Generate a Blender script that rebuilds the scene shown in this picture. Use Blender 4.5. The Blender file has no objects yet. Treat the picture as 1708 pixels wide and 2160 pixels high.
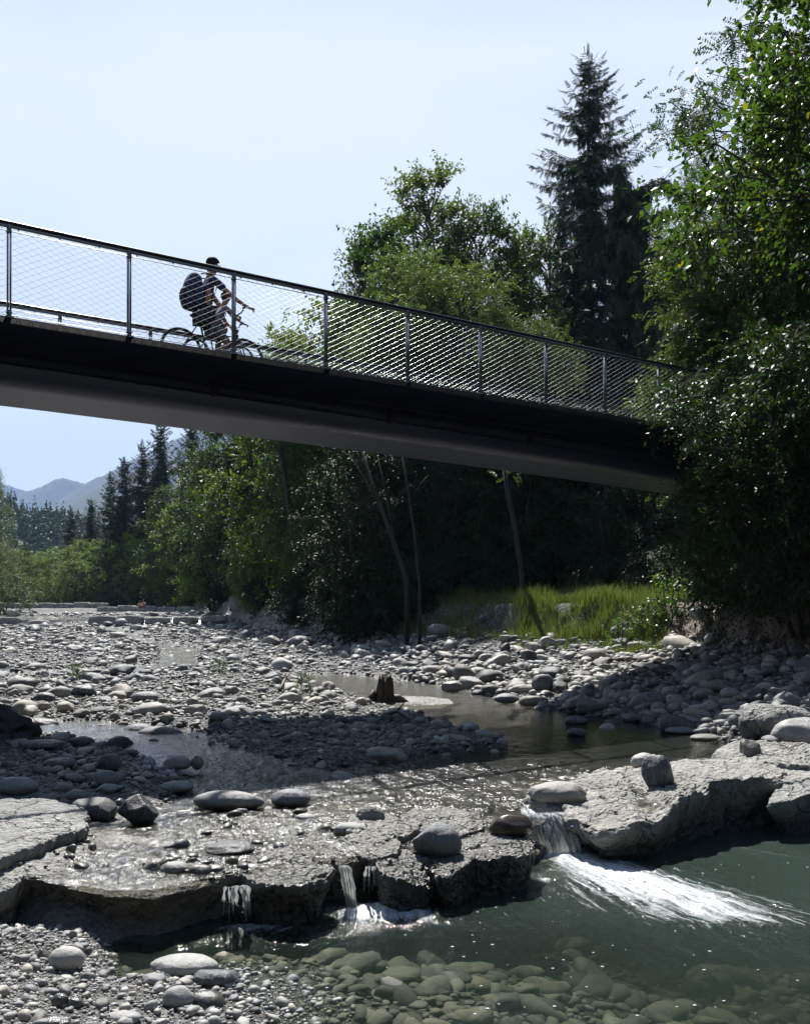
import bpy, bmesh, math, random
import numpy as np
from mathutils import Vector, Matrix
rad = math.radians
RS = np.random.RandomState(11); random.seed(5)
S = bpy.context.scene
COL = S.collection
# ------------------------------------------------------------------ camera, sky, sun, exposure
CZ = 1.95          # eye height above the stream
FPX, CX, HY = 2000.0, 854.0, 1270.0     # focal length and horizon of the photograph (measured on a 1708x2160 print)
cam_d = bpy.data.cameras.new('camera'); cam = bpy.data.objects.new('camera', cam_d); COL.objects.link(cam)
cam.location = (0, 0, CZ); cam.rotation_euler = (rad(90), 0, 0)
cam_d.sensor_fit = 'HORIZONTAL'; cam_d.sensor_width = 36; cam_d.lens = 36*FPX/1708
cam_d.shift_y = (HY-1080)/1708; cam_d.clip_end = 9000; cam_d.clip_start = .1
S.camera = cam
SUN_EL, SUN_AZ = 54.0, -12.0
W = bpy.data.worlds.new('World'); S.world = W; W.use_nodes = True
nt = W.node_tree; nt.nodes.clear()
def WN(t, **k):
    n = nt.nodes.new(t)
    for a, b in k.items(): setattr(n, a, b)
    return n
sky = WN('ShaderNodeTexSky', sky_type='NISHITA'); sky.sun_disc = False
sky.sun_elevation = rad(SUN_EL); sky.sun_rotation = rad(SUN_AZ); sky.altitude = 500
sky.air_density = 1.1; sky.dust_density = 1.2; sky.ozone_density = 2.0
tc = WN('ShaderNodeTexCoord'); mp = WN('ShaderNodeMapping'); mp.inputs['Scale'].default_value = (1.0, 1.0, 3.2)
nz = WN('ShaderNodeTexNoise'); nz.inputs['Scale'].default_value = 2.6; nz.inputs['Detail'].default_value = 7; nz.inputs['Roughness'].default_value = .58
cr = WN('ShaderNodeMapRange'); cr.inputs[1].default_value = .42; cr.inputs[2].default_value = .75; cr.inputs[3].default_value = .74; cr.inputs[4].default_value = .557
mx = WN('ShaderNodeMixRGB'); mx.inputs[2].default_value = (10.4, 9.9, 10.1, 1)
bg = WN('ShaderNodeBackground'); bg.inputs[1].default_value = .056
out = WN('ShaderNodeOutputWorld')
L = nt.links.new
L(tc.outputs['Generated'], mp.inputs[0]); L(mp.outputs[0], nz.inputs['Vector']); L(nz.outputs['Fac'], cr.inputs[0])
sz = WN('ShaderNodeSeparateXYZ'); L(tc.outputs['Generated'], sz.inputs[0]); ev = WN('ShaderNodeMapRange'); ev.inputs[1].default_value = .50; ev.inputs[2].default_value = .68; ev.inputs[3].default_value = 1; ev.inputs[4].default_value = .0; L(sz.outputs['Z'], ev.inputs[0])
ml = WN('ShaderNodeMath', operation='MULTIPLY'); L(cr.outputs[0], ml.inputs[0]); L(ev.outputs[0], ml.inputs[1]); L(ml.outputs[0], mx.inputs[0]); L(sky.outputs[0], mx.inputs[1]); tn = WN('ShaderNodeMixRGB', blend_type='MULTIPLY'); tn.inputs[0].default_value = 1; tn.inputs[2].default_value = (.90, 1.0, 1.03, 1); L(mx.outputs[0], tn.inputs[1]); L(tn.outputs[0], bg.inputs[0]); L(bg.outputs[0], out.inputs[0])
sun_dir = Vector((math.sin(rad(SUN_AZ))*math.cos(rad(SUN_EL)), math.cos(rad(SUN_AZ))*math.cos(rad(SUN_EL)), math.sin(rad(SUN_EL))))
sd = bpy.data.lights.new('sun', 'SUN'); sd.energy = 5.0; sd.angle = rad(.5); sd.color = (1, .97, .92)
so = bpy.data.objects.new('sun', sd); COL.objects.link(so); so.rotation_euler = sun_dir.to_track_quat('Z', 'Y').to_euler(); so.location = (0, 0, 60)
S.view_settings.view_transform = 'Standard'; S.view_settings.look = 'None'; S.view_settings.gamma = 1; S.view_settings.exposure = 1.05
S.cycles.max_bounces = 7; S.cycles.transparent_max_bounces = 24; S.cycles.diffuse_bounces = 3; S.cycles.glossy_bounces = 2
S.cycles.transmission_bounces = 4; S.cycles.caustics_reflective = False; S.cycles.caustics_refractive = False
S.cycles.sample_clamp_indirect = 4; S.cycles.use_denoising = True; S.cycles.volume_bounces = 0
# ------------------------------------------------------------------ numeric helpers
def _h(ix, iy, iz, s):
    n = (ix.astype(np.int64)*374761393 + iy.astype(np.int64)*668265263 + iz.astype(np.int64)*1274126177 + s*974634777) & 0xffffffff
    n = ((n ^ (n >> 13))*1274126177) & 0xffffffff
    n = (n ^ (n >> 16)) & 0xffff
    return n/65535.0
def vn(x, y, z=None, s=0):
    """value noise, -1..1"""
    x = np.asarray(x, float); y = np.asarray(y, float); two = z is None
    ix = np.floor(x); iy = np.floor(y); fx = x-ix; fy = y-iy; fx = fx*fx*(3-2*fx); fy = fy*fy*(3-2*fy)
    if two:
        iz = np.zeros_like(ix)
        a = _h(ix, iy, iz, s); b = _h(ix+1, iy, iz, s); c = _h(ix, iy+1, iz, s); d = _h(ix+1, iy+1, iz, s)
        return 2*((a*(1-fx)+b*fx)*(1-fy)+(c*(1-fx)+d*fx)*fy)-1
    z = np.asarray(z, float); iz = np.floor(z); fz = z-iz; fz = fz*fz*(3-2*fz)
    r = 0
    for k, wz in ((0, 1-fz), (1, fz)):
        a = _h(ix, iy, iz+k, s); b = _h(ix+1, iy, iz+k, s); c = _h(ix, iy+1, iz+k, s); d = _h(ix+1, iy+1, iz+k, s)
        r = r + ((a*(1-fx)+b*fx)*(1-fy)+(c*(1-fx)+d*fx)*fy)*wz
    return 2*r-1
def fbm(x, y, z=None, s=0, o=4, g=.5):
    r = 0; a = 1; t = 0; f = 1
    for k in range(o):
        r = r + a*vn(x*f, y*f, None if z is None else z*f, s+k); t += a; a *= g; f *= 2.07
    return r/t
def ss(a, b, x):
    t = np.clip((np.asarray(x, float)-a)/(b-a), 0, 1); return t*t*(3-2*t)
def dpoly(x, y, pts):
    """distance to a polyline"""
    d = np.full(np.shape(x), 1e9)
    for (ax, ay), (bx, by) in zip(pts[:-1], pts[1:]):
        vx, vy = bx-ax, by-ay; t = np.clip(((x-ax)*vx+(y-ay)*vy)/(vx*vx+vy*vy), 0, 1)
        d = np.minimum(d, np.hypot(x-ax-t*vx, y-ay-t*vy))
    return d
def P(px, py, Y): return Vector(((px-CX)/FPX*Y, Y, CZ-(py-HY)/FPX*Y))
def G(px, py, z=0.0):
    Y = (CZ-z)*FPX/(py-HY); return Vector(((px-CX)/FPX*Y, Y, z))
# ------------------------------------------------------------------ mesh helpers
def mesh_np(name, V, Fs, mat=None, smooth=False, attrs=None):
    me = bpy.data.meshes.new(name); V = np.asarray(V, np.float32)
    if not isinstance(Fs, list): Fs = [Fs]
    Fs = [np.asarray(f, np.int32) for f in Fs if len(f)]
    me.vertices.add(len(V)); me.vertices.foreach_set('co', V.ravel())
    li = np.concatenate([f.ravel() for f in Fs]); tot = np.concatenate([np.full(len(f), f.shape[1], np.int32) for f in Fs])
    me.loops.add(len(li)); me.loops.foreach_set('vertex_index', li)
    me.polygons.add(len(tot)); st = np.concatenate([[0], np.cumsum(tot)[:-1]]).astype(np.int32)
    me.polygons.foreach_set('loop_start', st); me.polygons.foreach_set('loop_total', tot)
    if smooth: me.polygons.foreach_set('use_smooth', np.ones(len(tot), bool))
    for k, a in (attrs or {}).items():
        at = me.attributes.new(k, 'FLOAT', 'POINT'); at.data.foreach_set('value', np.asarray(a, np.float32).ravel())
    me.update(calc_edges=True)
    if mat: me.materials.append(mat)
    return me
def link(name, me, parent=None, loc=(0, 0, 0), rz=0, sc=1, **tags):
    o = bpy.data.objects.new(name, me); COL.objects.link(o); o.location = loc; o.rotation_euler = (0, 0, rz)
    o.scale = (sc, sc, sc) if not hasattr(sc, '__len__') else sc
    if parent: o.parent = parent
    tag(o, **tags); return o
def tag(o, label=None, cat=None, group=None, kind=None):
    if label: o['label'] = label
    if cat: o['category'] = cat
    if group: o['group'] = group
    if kind: o['kind'] = kind
    return o
def copy_tree(o, loc, rz, sc, label, group=None):
    r = o.copy(); COL.objects.link(r); r.location = loc; r.rotation_euler = (0, 0, rz); r.scale = (sc, sc, sc) if not hasattr(sc, '__len__') else sc
    r['label'] = label
    if group: r['group'] = group
    for ch in list(o.children):
        c = ch.copy(); COL.objects.link(c); c.parent = r
    return r
class MB:
    """collects shapes into one mesh"""
    def __init__(s): s.V = []; s.F = {}; s.n = 0
    def add(s, V, F):
        V = np.asarray(V, float).reshape(-1, 3)
        for f in F: s.F.setdefault(len(f), []).append([i+s.n for i in f])
        s.V.append(V); s.n += len(V)
    def addn(s, V, F):
        s.F.setdefault(F.shape[1], []).extend((F+s.n).tolist()); s.V.append(V); s.n += len(V)
    def box(s, c, ax, ay, az):
        """centre and three half-axis vectors"""
        c, ax, ay, az = (np.array(v, float) for v in (c, ax, ay, az))
        V = [c+i*ax+j*ay+k*az for i in (-1, 1) for j in (-1, 1) for k in (-1, 1)]
        s.add(V, [(0, 1, 3, 2), (4, 6, 7, 5), (0, 4, 5, 1), (2, 3, 7, 6), (0, 2, 6, 4), (1, 5, 7, 3)])
    def tube(s, pts, r, n=8, caps=True, flat=1.0):
        pts = [np.array(p, float) for p in pts]; r = [r]*len(pts) if np.isscalar(r) else r
        V = []; up = np.array((0, 0, 1.))
        for i, p in enumerate(pts):
            d = pts[min(i+1, len(pts)-1)]-pts[max(i-1, 0)]; d /= max(np.linalg.norm(d), 1e-9)
            a = np.cross(d, up); a = np.cross(d, (1, 0, 0)) if np.linalg.norm(a) < .05 else a
            a /= np.linalg.norm(a); b = np.cross(a, d)
            for k in range(n):
                t = 2*math.pi*k/n; V.append(p+r[i]*(a*math.cos(t)+flat*b*math.sin(t)))
        m = len(pts); F = [(i*n+k, i*n+(k+1) % n, (i+1)*n+(k+1) % n, (i+1)*n+k) for i in range(m-1) for k in range(n)]
        if caps: F += [tuple(range(n-1, -1, -1)), tuple((m-1)*n+k for k in range(n))]
        s.add(V, F)
    def torus(s, c, ax, ay, R, r, n=28, m=6):
        c, ax, ay = (np.array(v, float) for v in (c, ax, ay)); az = np.cross(ax, ay); V = []
        for i in range(n):
            t = 2*math.pi*i/n; e = ax*math.cos(t)+ay*math.sin(t)
            for k in range(m):
                u = 2*math.pi*k/m; V.append(c+e*(R+r*math.cos(u))+az*r*math.sin(u))
        s.add(V, [(i*m+k, ((i+1) % n)*m+k, ((i+1) % n)*m+(k+1) % m, i*m+(k+1) % m) for i in range(n) for k in range(m)])
    def mesh(s, name, mat, smooth=False):
        return mesh_np(name, np.concatenate(s.V), [np.array(f) for f in s.F.values()], mat, smooth)
def stamp(PV, PF, M, T):
    """copy the prototype PV, PF by matrices M (m,3,3) and offsets T (m,3)"""
    n, m = len(PV), len(T)
    V = np.einsum('mij,nj->mni', M, PV)+T[:, None, :]
    F = (PF[None]+(np.arange(m)*n)[:, None, None]).reshape(-1, PF.shape[1])
    return V.reshape(-1, 3), F
def frames(D, roll=None, up=(0, 0, 1)):
    """matrices whose y axis is D; roll turns about it"""
    D = D/np.maximum(np.linalg.norm(D, axis=1, keepdims=True), 1e-9)
    U = np.broadcast_to(np.array(up, float), D.shape)
    X = np.cross(D, U); bad = np.linalg.norm(X, axis=1) < .05; X[bad] = (1, 0, 0)
    X /= np.linalg.norm(X, axis=1, keepdims=True); Z = np.cross(X, D)
    if roll is not None:
        c, s_ = np.cos(roll)[:, None], np.sin(roll)[:, None]; X, Z = X*c+Z*s_, Z*c-X*s_
    return np.stack([X, D, Z], axis=2)
def rdir(n, rs=RS):
    v = rs.normal(size=(n, 3)); return v/np.linalg.norm(v, axis=1, keepdims=True)
def ico(sub):
    bm = bmesh.new(); bmesh.ops.create_icosphere(bm, subdivisions=sub, radius=1)
    V = np.array([v.co[:] for v in bm.verts]); F = np.array([[v.index for v in f.verts] for f in bm.faces]); bm.free(); return V, F
ICO = {k: ico(k) for k in (1, 2, 3, 4, 5, 6)}
# ------------------------------------------------------------------ materials
class NT:
    def __init__(s, name):
        s.m = bpy.data.materials.new(name); s.m.use_nodes = True; s.t = s.m.node_tree; s.t.nodes.clear()
        s.o = s.N('ShaderNodeOutputMaterial')
    def N(s, t, _in=None, **k):
        n = s.t.nodes.new(t)
        for a, b in k.items(): setattr(n, a, b)
        for a, b in (_in or {}).items():
            if isinstance(b, bpy.types.NodeSocket): s.t.links.new(b, n.inputs[a])
            else: n.inputs[a].default_value = b
        return n
    def L(s, a, b): s.t.links.new(a, b)
    def co(s): return s.N('ShaderNodeTexCoord').outputs['Object']
    def pos(s): return s.N('ShaderNodeNewGeometry').outputs['Position']
    def noise(s, sc, det=4, ro=.5, vec=None, dist=0):
        n = s.N('ShaderNodeTexNoise', {'Scale': sc, 'Detail': det, 'Roughness': ro, 'Distortion': dist}); s.L(vec or s.co(), n.inputs['Vector']); return n.outputs['Fac']
    def voro(s, sc, vec=None, feat='F1', out='Distance'):
        n = s.N('ShaderNodeTexVoronoi', {'Scale': sc}, feature=feat); s.L(vec or s.co(), n.inputs['Vector']); return n.outputs[out]
    def ramp(s, f, st):
        n = s.N('ShaderNodeValToRGB'); s.L(f, n.inputs[0]); e = n.color_ramp.elements
        while len(e) < len(st): e.new(.5)
        for q, (p, c) in zip(e, st): q.position = p; q.color = (*c, 1) if len(c) == 3 else c
        return n.outputs['Color']
    def rng(s, f, a, b, c=0, d=1):
        n = s.N('ShaderNodeMapRange', {1: a, 2: b, 3: c, 4: d}); s.L(f, n.inputs[0]); return n.outputs[0]
    def mix(s, f, a, b, mode='MIX'):
        n = s.N('ShaderNodeMixRGB', {0: f, 1: a, 2: b}, blend_type=mode); return n.outputs[0]
    def math(s, op, a, b=0.0): return s.N('ShaderNodeMath', {0: a, 1: b}, operation=op).outputs[0]
    def bump(s, h, st=.5, d=.02, nrm=None):
        n = s.N('ShaderNodeBump', {'Strength': st, 'Distance': d, 'Height': h})
        if nrm: s.L(nrm, n.inputs['Normal'])
        return n.outputs[0]
    def bsdf(s, **k): return s.N('ShaderNodeBsdfPrincipled', {a.replace('_', ' '): b for a, b in k.items()})
    def done(s, sh): s.L(sh, s.o.inputs[0]); return s.m
    def att(s, name): return s.N('ShaderNodeAttribute', attribute_name=name).outputs['Fac']
def mat_plain(name, c, ro=.5, me=0.0, var=.2, sc=6, bp=.1):
    t = NT(name); n = t.noise(sc, 5)
    col = t.mix(n, tuple(v*(1-var) for v in c)+(1,), tuple(min(1, v*(1+var)) for v in c)+(1,))
    b = t.bsdf(Base_Color=col, Roughness=ro, Metallic=me); t.L(t.bump(t.noise(sc*8, 3), bp, .005), b.inputs['Normal']); return t.done(b.outputs[0])
def mat_leaf(name, c1, c2, tr=.35, ro=.38, spec=.5, hue=None):
    """leaf: colour varies from leaf to leaf and from tree to tree; lets light through"""
    t = NT(name); g = t.N('ShaderNodeNewGeometry'); r = g.outputs['Random Per Island']
    col = t.mix(r, (*c1, 1), (*c2, 1))
    if hue: col = t.mix(t.rng(r, .982, .988), col, (*hue, 1))
    oi = t.N('ShaderNodeObjectInfo').outputs['Random']
    col = t.N('ShaderNodeHueSaturation', {'Color': col, 'Value': t.rng(oi, 0, 1, .75, 1.25), 'Hue': t.rng(oi, 0, 1, .485, .512)}).outputs[0]
    d = t.bsdf(Base_Color=col, Roughness=ro); d.inputs['Specular IOR Level'].default_value = spec
    tl = t.N('ShaderNodeBsdfTranslucent', {'Color': t.mix(1.0, col, (1.25, 1.5, .5, 1), 'MULTIPLY')})
    return t.done(t.N('ShaderNodeMixShader', {0: tr, 1: d.outputs[0], 2: tl.outputs[0]}).outputs[0])
def dull(m):
    for n in m.node_tree.nodes:
        if n.type == 'BSDF_PRINCIPLED': n.inputs['Specular IOR Level'].default_value = .04
    return m
def stone_mat(name, c1, c2, sc=1.0, per='obj', peb=0.0, ro=.62, bp=.5, wet=False):
    t = NT(name); v = t.co()
    r = t.N('ShaderNodeObjectInfo').outputs['Random'] if per == 'obj' else t.N('ShaderNodeNewGeometry').outputs['Random Per Island']
    col = t.ramp(r, [(0, c1), (.35, tuple((a+b)/2 for a, b in zip(c1, c2))), (.62, c2), (.8, tuple(a*w for a, w in zip(c2, (1.05, .98, .88)))), (.93, tuple(a*.45 for a in c1)), (1, tuple(min(.6, a*1.5) for a in c2))])
    n = t.noise(5*sc, 6, .6, v)
    col = t.mix(.75, col, t.ramp(n, [(.3, (.55, .56, .58)), (.5, (1, 1, 1)), (.72, (1.25, 1.22, 1.16))]), 'MULTIPLY')
    vein = t.rng(t.N('ShaderNodeTexWave', {'Scale': 1.1*sc, 'Distortion': 7.0, 'Detail': 3.0}).outputs['Fac'], .975, 1.0)
    col = t.mix(t.math('MULTIPLY', vein, .22), col, (.6, .6, .58, 1))
    h = t.noise(14*sc, 8, .65, v)
    if peb:
        d = t.voro(16*sc, v); d2 = t.voro(41*sc, v); cc = t.voro(16*sc, v, out='Color')
        pc = t.mix(t.rng(d, .0, .45), t.ramp(t.N('ShaderNodeSeparateColor', {0: cc}).outputs[0], [(0, (.6, .6, .62)), (.5, (1, .98, .94)), (1, (1.35, 1.33, 1.28))]), (.8, .79, .76, 1))
        col = t.mix(peb, col, pc, 'MULTIPLY')
        h = t.math('SUBTRACT', t.math('MULTIPLY', h, 1.2), t.math('ADD', t.math('MULTIPLY', d, .9), t.math('MULTIPLY', d2, .5)))
    if peb:   # cracks and stains of the cemented gravel
        wv = t.N('ShaderNodeVectorMath', {0: v, 1: t.N('ShaderNodeVectorMath', {0: t.N('ShaderNodeTexNoise', {'Scale': 2.2, 'Detail': 4.0, 'Vector': v}).outputs['Color'], 1: (.7, .7, .7)}, operation='MULTIPLY').outputs[0]}, operation='ADD').outputs[0]
        ck = t.rng(t.voro(1.5, wv, 'DISTANCE_TO_EDGE'), .0, .022, 1, 0)
        col = t.mix(t.math('MULTIPLY', ck, .75), col, (.03, .03, .028, 1)); h = t.math('SUBTRACT', h, t.math('MULTIPLY', ck, .8))
        col = t.mix(t.rng(t.noise(1.7, 6, .65, v), .50, .66, 0, .55), col, (.10, .098, .085, 1))
    wz = t.N('ShaderNodeSeparateXYZ', {0: t.pos()}).outputs['Z']
    if wet:
        wf = t.rng(t.math('ADD', wz, t.math('MULTIPLY', t.noise(3, 3, .5, t.pos()), .06)), wet[0], wet[1], 1, 0)
        col = t.mix(t.math('MULTIPLY', wf, .62), col, (.018, .018, .016, 1)); ro_ = t.rng(wf, 0, 1, ro, .22)
    else: ro_ = ro
    b = t.bsdf(Base_Color=col, Roughness=ro_); t.L(t.bump(h, bp, .03/sc), b.inputs['Normal']); return t.done(b.outputs[0])
M = {}
M['stone'] = stone_mat('river_stone', (.13, .135, .148), (.26, .255, .24), 1.0, wet=(-.01, .09))
M['stone_dry'] = stone_mat('dry_stone', (.20, .205, .21), (.36, .35, .33), 1.0)
M['cobble'] = stone_mat('cobble', (.10, .105, .115), (.27, .262, .245), 2.0, per='isl', wet=(.0, .12))
M['slab_wet'] = stone_mat('wet_conglomerate', (.15, .145, .135), (.18, .172, .158), 1.0, per='obj', peb=.6, ro=.5, bp=1.0, wet=(-.10, .06))
M['slab'] = stone_mat('conglomerate', (.25, .25, .25), (.30, .30, .295), 1.0, per='obj', peb=.55, ro=.75, bp=1.0, wet=(-.20, -.02))
M['cobble_low'] = stone_mat('beach_stone', (.15, .155, .165), (.35, .345, .33), 2.0, per='isl', wet=(-.36, -.31))
M['dark_rock'] = stone_mat('dark_rock', (.055, .06, .07), (.085, .09, .10), 1.4, bp=.7, ro=.5)
M['steel_dark'] = mat_plain('painted_steel_dark', (.006, .0055, .006), .55, .0, .2, 2, .03)
M['steel_grey'] = mat_plain('painted_steel_grey', (.042, .046, .075), .4, .0, .05, .8, .02)
M['rail'] = mat_plain('galvanised_rail', (.19, .20, .22), .32, .85, .15, 8, .02)
M['railtop'] = mat_plain('handrail_steel', (.035, .037, .042), .28, .6, .15, 8, .02)
M['cable'] = mat_plain('stainless_cable', (.28, .29, .31), .4, .9, .1, 8, 0)
dull(M['steel_dark'])
M['bark'] = mat_plain('bark', (.06, .052, .045), .9, 0, .5, 5, .9)
M['bark_pale'] = mat_plain('pale_bark', (.018, .016, .015), .85, 0, .5, 4, .8)
M['wood_wet'] = mat_plain('weathered_driftwood', (.045, .03, .02), .6, 0, .6, 9, 1.0)
M['concrete'] = stone_mat('weir_concrete', (.26, .255, .24), (.30, .295, .28), .5, per='obj', peb=.3, ro=.85, bp=.8)
M['lf_spruce'] = mat_leaf('spruce_needles', (.012, .027, .015), (.024, .045, .022), .12, .6, .15)
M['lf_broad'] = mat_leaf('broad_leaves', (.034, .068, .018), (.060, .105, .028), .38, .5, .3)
M['lf_painted_shade'] = mat_leaf('shade_painted_leaves', (.014, .026, .011), (.026, .044, .016), .2, .55, .2)  # leaf green darkened so the wood looks shaded; the shade sits in the colour
M['lf_light'] = mat_leaf('light_leaves', (.068, .108, .022), (.115, .160, .034), .48, .5, .3)
M['lf_bright'] = mat_leaf('robinia_leaflets', (.055, .082, .026), (.095, .122, .040), .42, .5, .3)
M['lf_dark'] = mat_leaf('glossy_dark_leaves', (.022, .046, .014), (.040, .072, .020), .28, .45, .32, (.16, .17, .03))
M['lf_willow'] = mat_leaf('willow_leaves', (.075, .105, .07), (.12, .15, .10), .3, .4, .5)
M['lf_front'] = mat_leaf('large_oval_leaves', (.034, .062, .016), (.060, .094, .026), .42, .42, .3, (.22, .17, .02))
M['grass'] = mat_leaf('grass_blades', (.07, .09, .03), (.165, .165, .065), .36, .5, .3)
M['weed'] = mat_leaf('weed_leaves', (.06, .11, .025), (.10, .16, .04), .4, .4, .5)
M['rubble'] = stone_mat('wet_rubble', (.05, .05, .052), (.16, .15, .135), 2.0, per='isl', wet=(-.01, .06), ro=.4)
for n_ in M['steel_grey'].node_tree.nodes:
    if n_.type == 'BSDF_PRINCIPLED': n_.inputs['Specular IOR Level'].default_value = .55
M['cobble_bed'] = stone_mat('pool_bed_stone', (.06, .062, .06), (.17, .165, .14), 2.0, per='isl', ro=.8)
HAZE = .00015
# ------------------------------------------------------------------ terrain functions (metres; stream level at the ledge is z = 0)
POOL = -.35
_bl = [(-9, 7.1), (-5, 6.9), (-2.89, 6.76), (-2.39, 6.57), (-1.91, 6.36), (-1.71, 6.32), (-1.42, 6.6), (-1.13, 6.86), (-.72, 7.06), (-.46, 7.13), (-.2, 7.36), (.29, 7.68), (1.15, 8.28), (1.49, 8.95), (2.06, 9.0), (3.0, 9.3), (4.27, 10), (6.1, 10.7), (10, 11.5), (16, 12)]
BLX, BLY = np.array(_bl).T
def yb(x): return np.interp(x, BLX, BLY)+.06*vn(np.asarray(x)*2.3, np.asarray(x)*0, None, 3)+.03*vn(np.asarray(x)*7, np.asarray(x)*0, None, 4)
_xa = [(0, 9), (9, 8), (10, 6.6), (11, 5.4), (12, 4.8), (13.4, 4.2), (15, 3.7), (16.2, 2.9), (17.3, 2.2), (19.5, 1.4), (23, .5), (30, -1.5), (40, -5), (55, -9.0), (80, -16.5), (110, -27), (150, -42), (260, -90)]
_xb = [(0, 13), (10, 11), (12, 9.6), (16, 8.2), (17, 7.7), (20, 7.1), (23, 6.6), (24, 6.4), (27, 4.3), (31, 1.6), (36, -1.4), (42, -4.4), (55, -8.4), (80, -15.5), (110, -25.5), (150, -40), (260, -86)]
_xl = [(0, -13), (30, -15), (45, -19), (60, -26.5), (80, -35), (110, -48), (150, -64), (260, -112)]
def XA(y): return np.interp(y, *np.array(_xa).T)
def XB(y): return np.interp(y, *np.array(_xb).T)
def XL(y): return np.interp(y, *np.array(_xl).T)
def WL(x, y):
    x = np.asarray(x, float); y = np.asarray(y, float)
    return .003*np.maximum(0, y-11)+.10*ss(10.5, 13, y)*ss(0, -3.5, x)+.55*ss(66.4, 66.8, y)+.3*ss(92, 93, y)
CH_R = [(-1.6, 22.8), (.2, 20), (1.3, 17.2), (2.2, 15.2), (3.0, 13.6), (3.2, 12.4), (2.2, 11.2), (1.2, 10.3), (1.25, 9.4), (1.35, 8.8)]
CH_M = [(2.2, 13.4), (.6, 11.6), (-.3, 10.6), (-.7, 9.8), (-.8, 8.9), (-.5, 8.2)]
CH_L = [(-11, 15.5), (-6.5, 14.2), (-4.4, 13.6), (-3.0, 12.7), (-2.3, 11.6), (-1.7, 10.6), (-1.6, 9.6), (-1.7, 8.6), (-1.9, 7.6), (-1.7, 7.0)]
CH_F = [(-14, 22), (-8.5, 24), (-6.5, 27), (-8.5, 36), (-14, 48), (-20, 64)]
def Htop(x, y):
    x = np.asarray(x, float); y = np.asarray(y, float)
    w = WL(x, y)
    n1 = fbm(x*.45, y*.45, None, 10, 3); n2 = fbm(x*1.9, y*1.9, None, 20, 4, .55); n3 = fbm(x*9, y*9, None, 30, 3, .6)
    b = .07+.10*n1+.045*n2+.016*n3
    def chan(p, wd, dp):
        nonlocal b
        f = 1-ss(wd*.55, wd*1.25, dpoly(x, y, p)+.25*n2); b = b*(1-f)+(dp+.04*n2+.012*n3)*f
    chan(CH_F, .8, -.07); chan(CH_L, .85, -.10); chan(CH_M, .9, -.09); chan(CH_R, 1.45, -.26)
    bar = np.exp(-(((x+.9)/2.0)**2+((y-13.0)/1.1)**2)**1.6); b = b*(1-bar)+(.10+.03*n2+.015*n3)*bar
    led = 1-ss(9.0, 10.2, y); f = led*ss(-2.6, -1.8, x)*(1-ss(.3, .9, x)); b = b*(1-f)+(-.030+.035*n2+.022*n3)*f
    lf = led*ss(-2.0, -2.8, x); b = b*(1-lf)+(.03+.05*n2+.02*n3)*lf
    d = x-XA(y); wdt = np.maximum(XB(y)-XA(y), .8)
    up = .85*np.clip(d/wdt, 0, 1)**1.2+.05*n2+.03*n3; f = ss(-.25, .5, d); b = b*(1-f)+(up+.02)*f
    e = x-XB(y); b = b+.98*ss(-.15, 1.1, e+.35*n2)+.06*np.clip(e-1.2, 0, 6)+.42*np.clip(e-7, 0, 25)+.25*np.clip(e-30, 0, 400)*ss(20, 60, y)
    g = XL(y)-x; b = b+2.2*ss(-.5, 3.5, g)+.2*np.clip(g-3, 0, 30)
    b = b+ss(100, 140, y)*0
    return w+b
def Hpool(x, y):
    x = np.asarray(x, float); y = np.asarray(y, float)
    xs = np.interp(y, [0, 4, 5.17, 5.54, 6.2, 6.6, 7], [-.2, -.6, -.95, -1.15, -1.7, -2.35, -3.4])
    d = x-xs; n = fbm(x*1.6, y*1.6, None, 50, 4); n3 = fbm(x*9, y*9, None, 60, 3, .6)
    return POOL-np.where(d > 0, .075*d+.026*np.clip(d, 0, 9)**1.5*.9, .11*d)+(.045*n+.014*n3)+.02-.35*ss(-.9, 0, y-yb(x))*ss(-2.2, -1.4, x)
def wlip(v): return 1-ss(4, 22, v)
# ------------------------------------------------------------------ riverbed mesh (banks, bars, ledge and pool bottom in one sheet)
t_ = NT('riverbed')
p_ = t_.pos(); wet = t_.att('wet'); gr = t_.att('green'); dirt = t_.att('dirt')
vc = t_.voro(17, p_, out='Color'); vd = t_.voro(17, p_); vd2 = t_.voro(46, p_); vd3 = t_.voro(6.5, p_)
r1 = t_.N('ShaderNodeSeparateColor', {0: vc}).outputs[0]
gc = t_.ramp(r1, [(0, (.07, .075, .085)), (.4, (.16, .16, .16)), (.75, (.23, .222, .205)), (1, (.33, .32, .30))])
gc = t_.mix(t_.rng(vd, .25, .62), gc, (.075, .075, .072, 1))
gc = t_.mix(.6, gc, t_.ramp(t_.noise(1.3, 5, .6, p_), [(.3, (.6, .6, .62)), (.7, (1.25, 1.2, 1.15))]), 'MULTIPLY')
cong = t_.mix(t_.rng(vd, .1, .55), t_.ramp(r1, [(0, (.2, .2, .2)), (1, (.42, .41, .38))]), (.27, .26, .24, 1))
gc = t_.mix(t_.att('rock'), gc, cong)
ec = t_.ramp(t_.noise(5, 7, .6, p_), [(.3, (.10, .075, .055)), (.7, (.24, .19, .14))])
gc = t_.mix(dirt, gc, ec)
fc = t_.ramp(t_.noise(2.2, 6, .6, p_), [(.3, (.025, .03, .015)), (.6, (.05, .065, .022)), (.8, (.07, .06, .035))])
gc = t_.mix(gr, gc, fc)
gc = t_.mix(t_.math('MULTIPLY', wet, .66), gc, (.022, .02, .016, 1))
hh = t_.math('SUBTRACT', t_.math('MULTIPLY', t_.noise(30, 6, .65, p_), .7), t_.math('ADD', t_.math('MULTIPLY', vd, 1.0), t_.math('ADD', t_.math('MULTIPLY', vd2, .4), t_.math('MULTIPLY', vd3, .8))))
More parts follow.
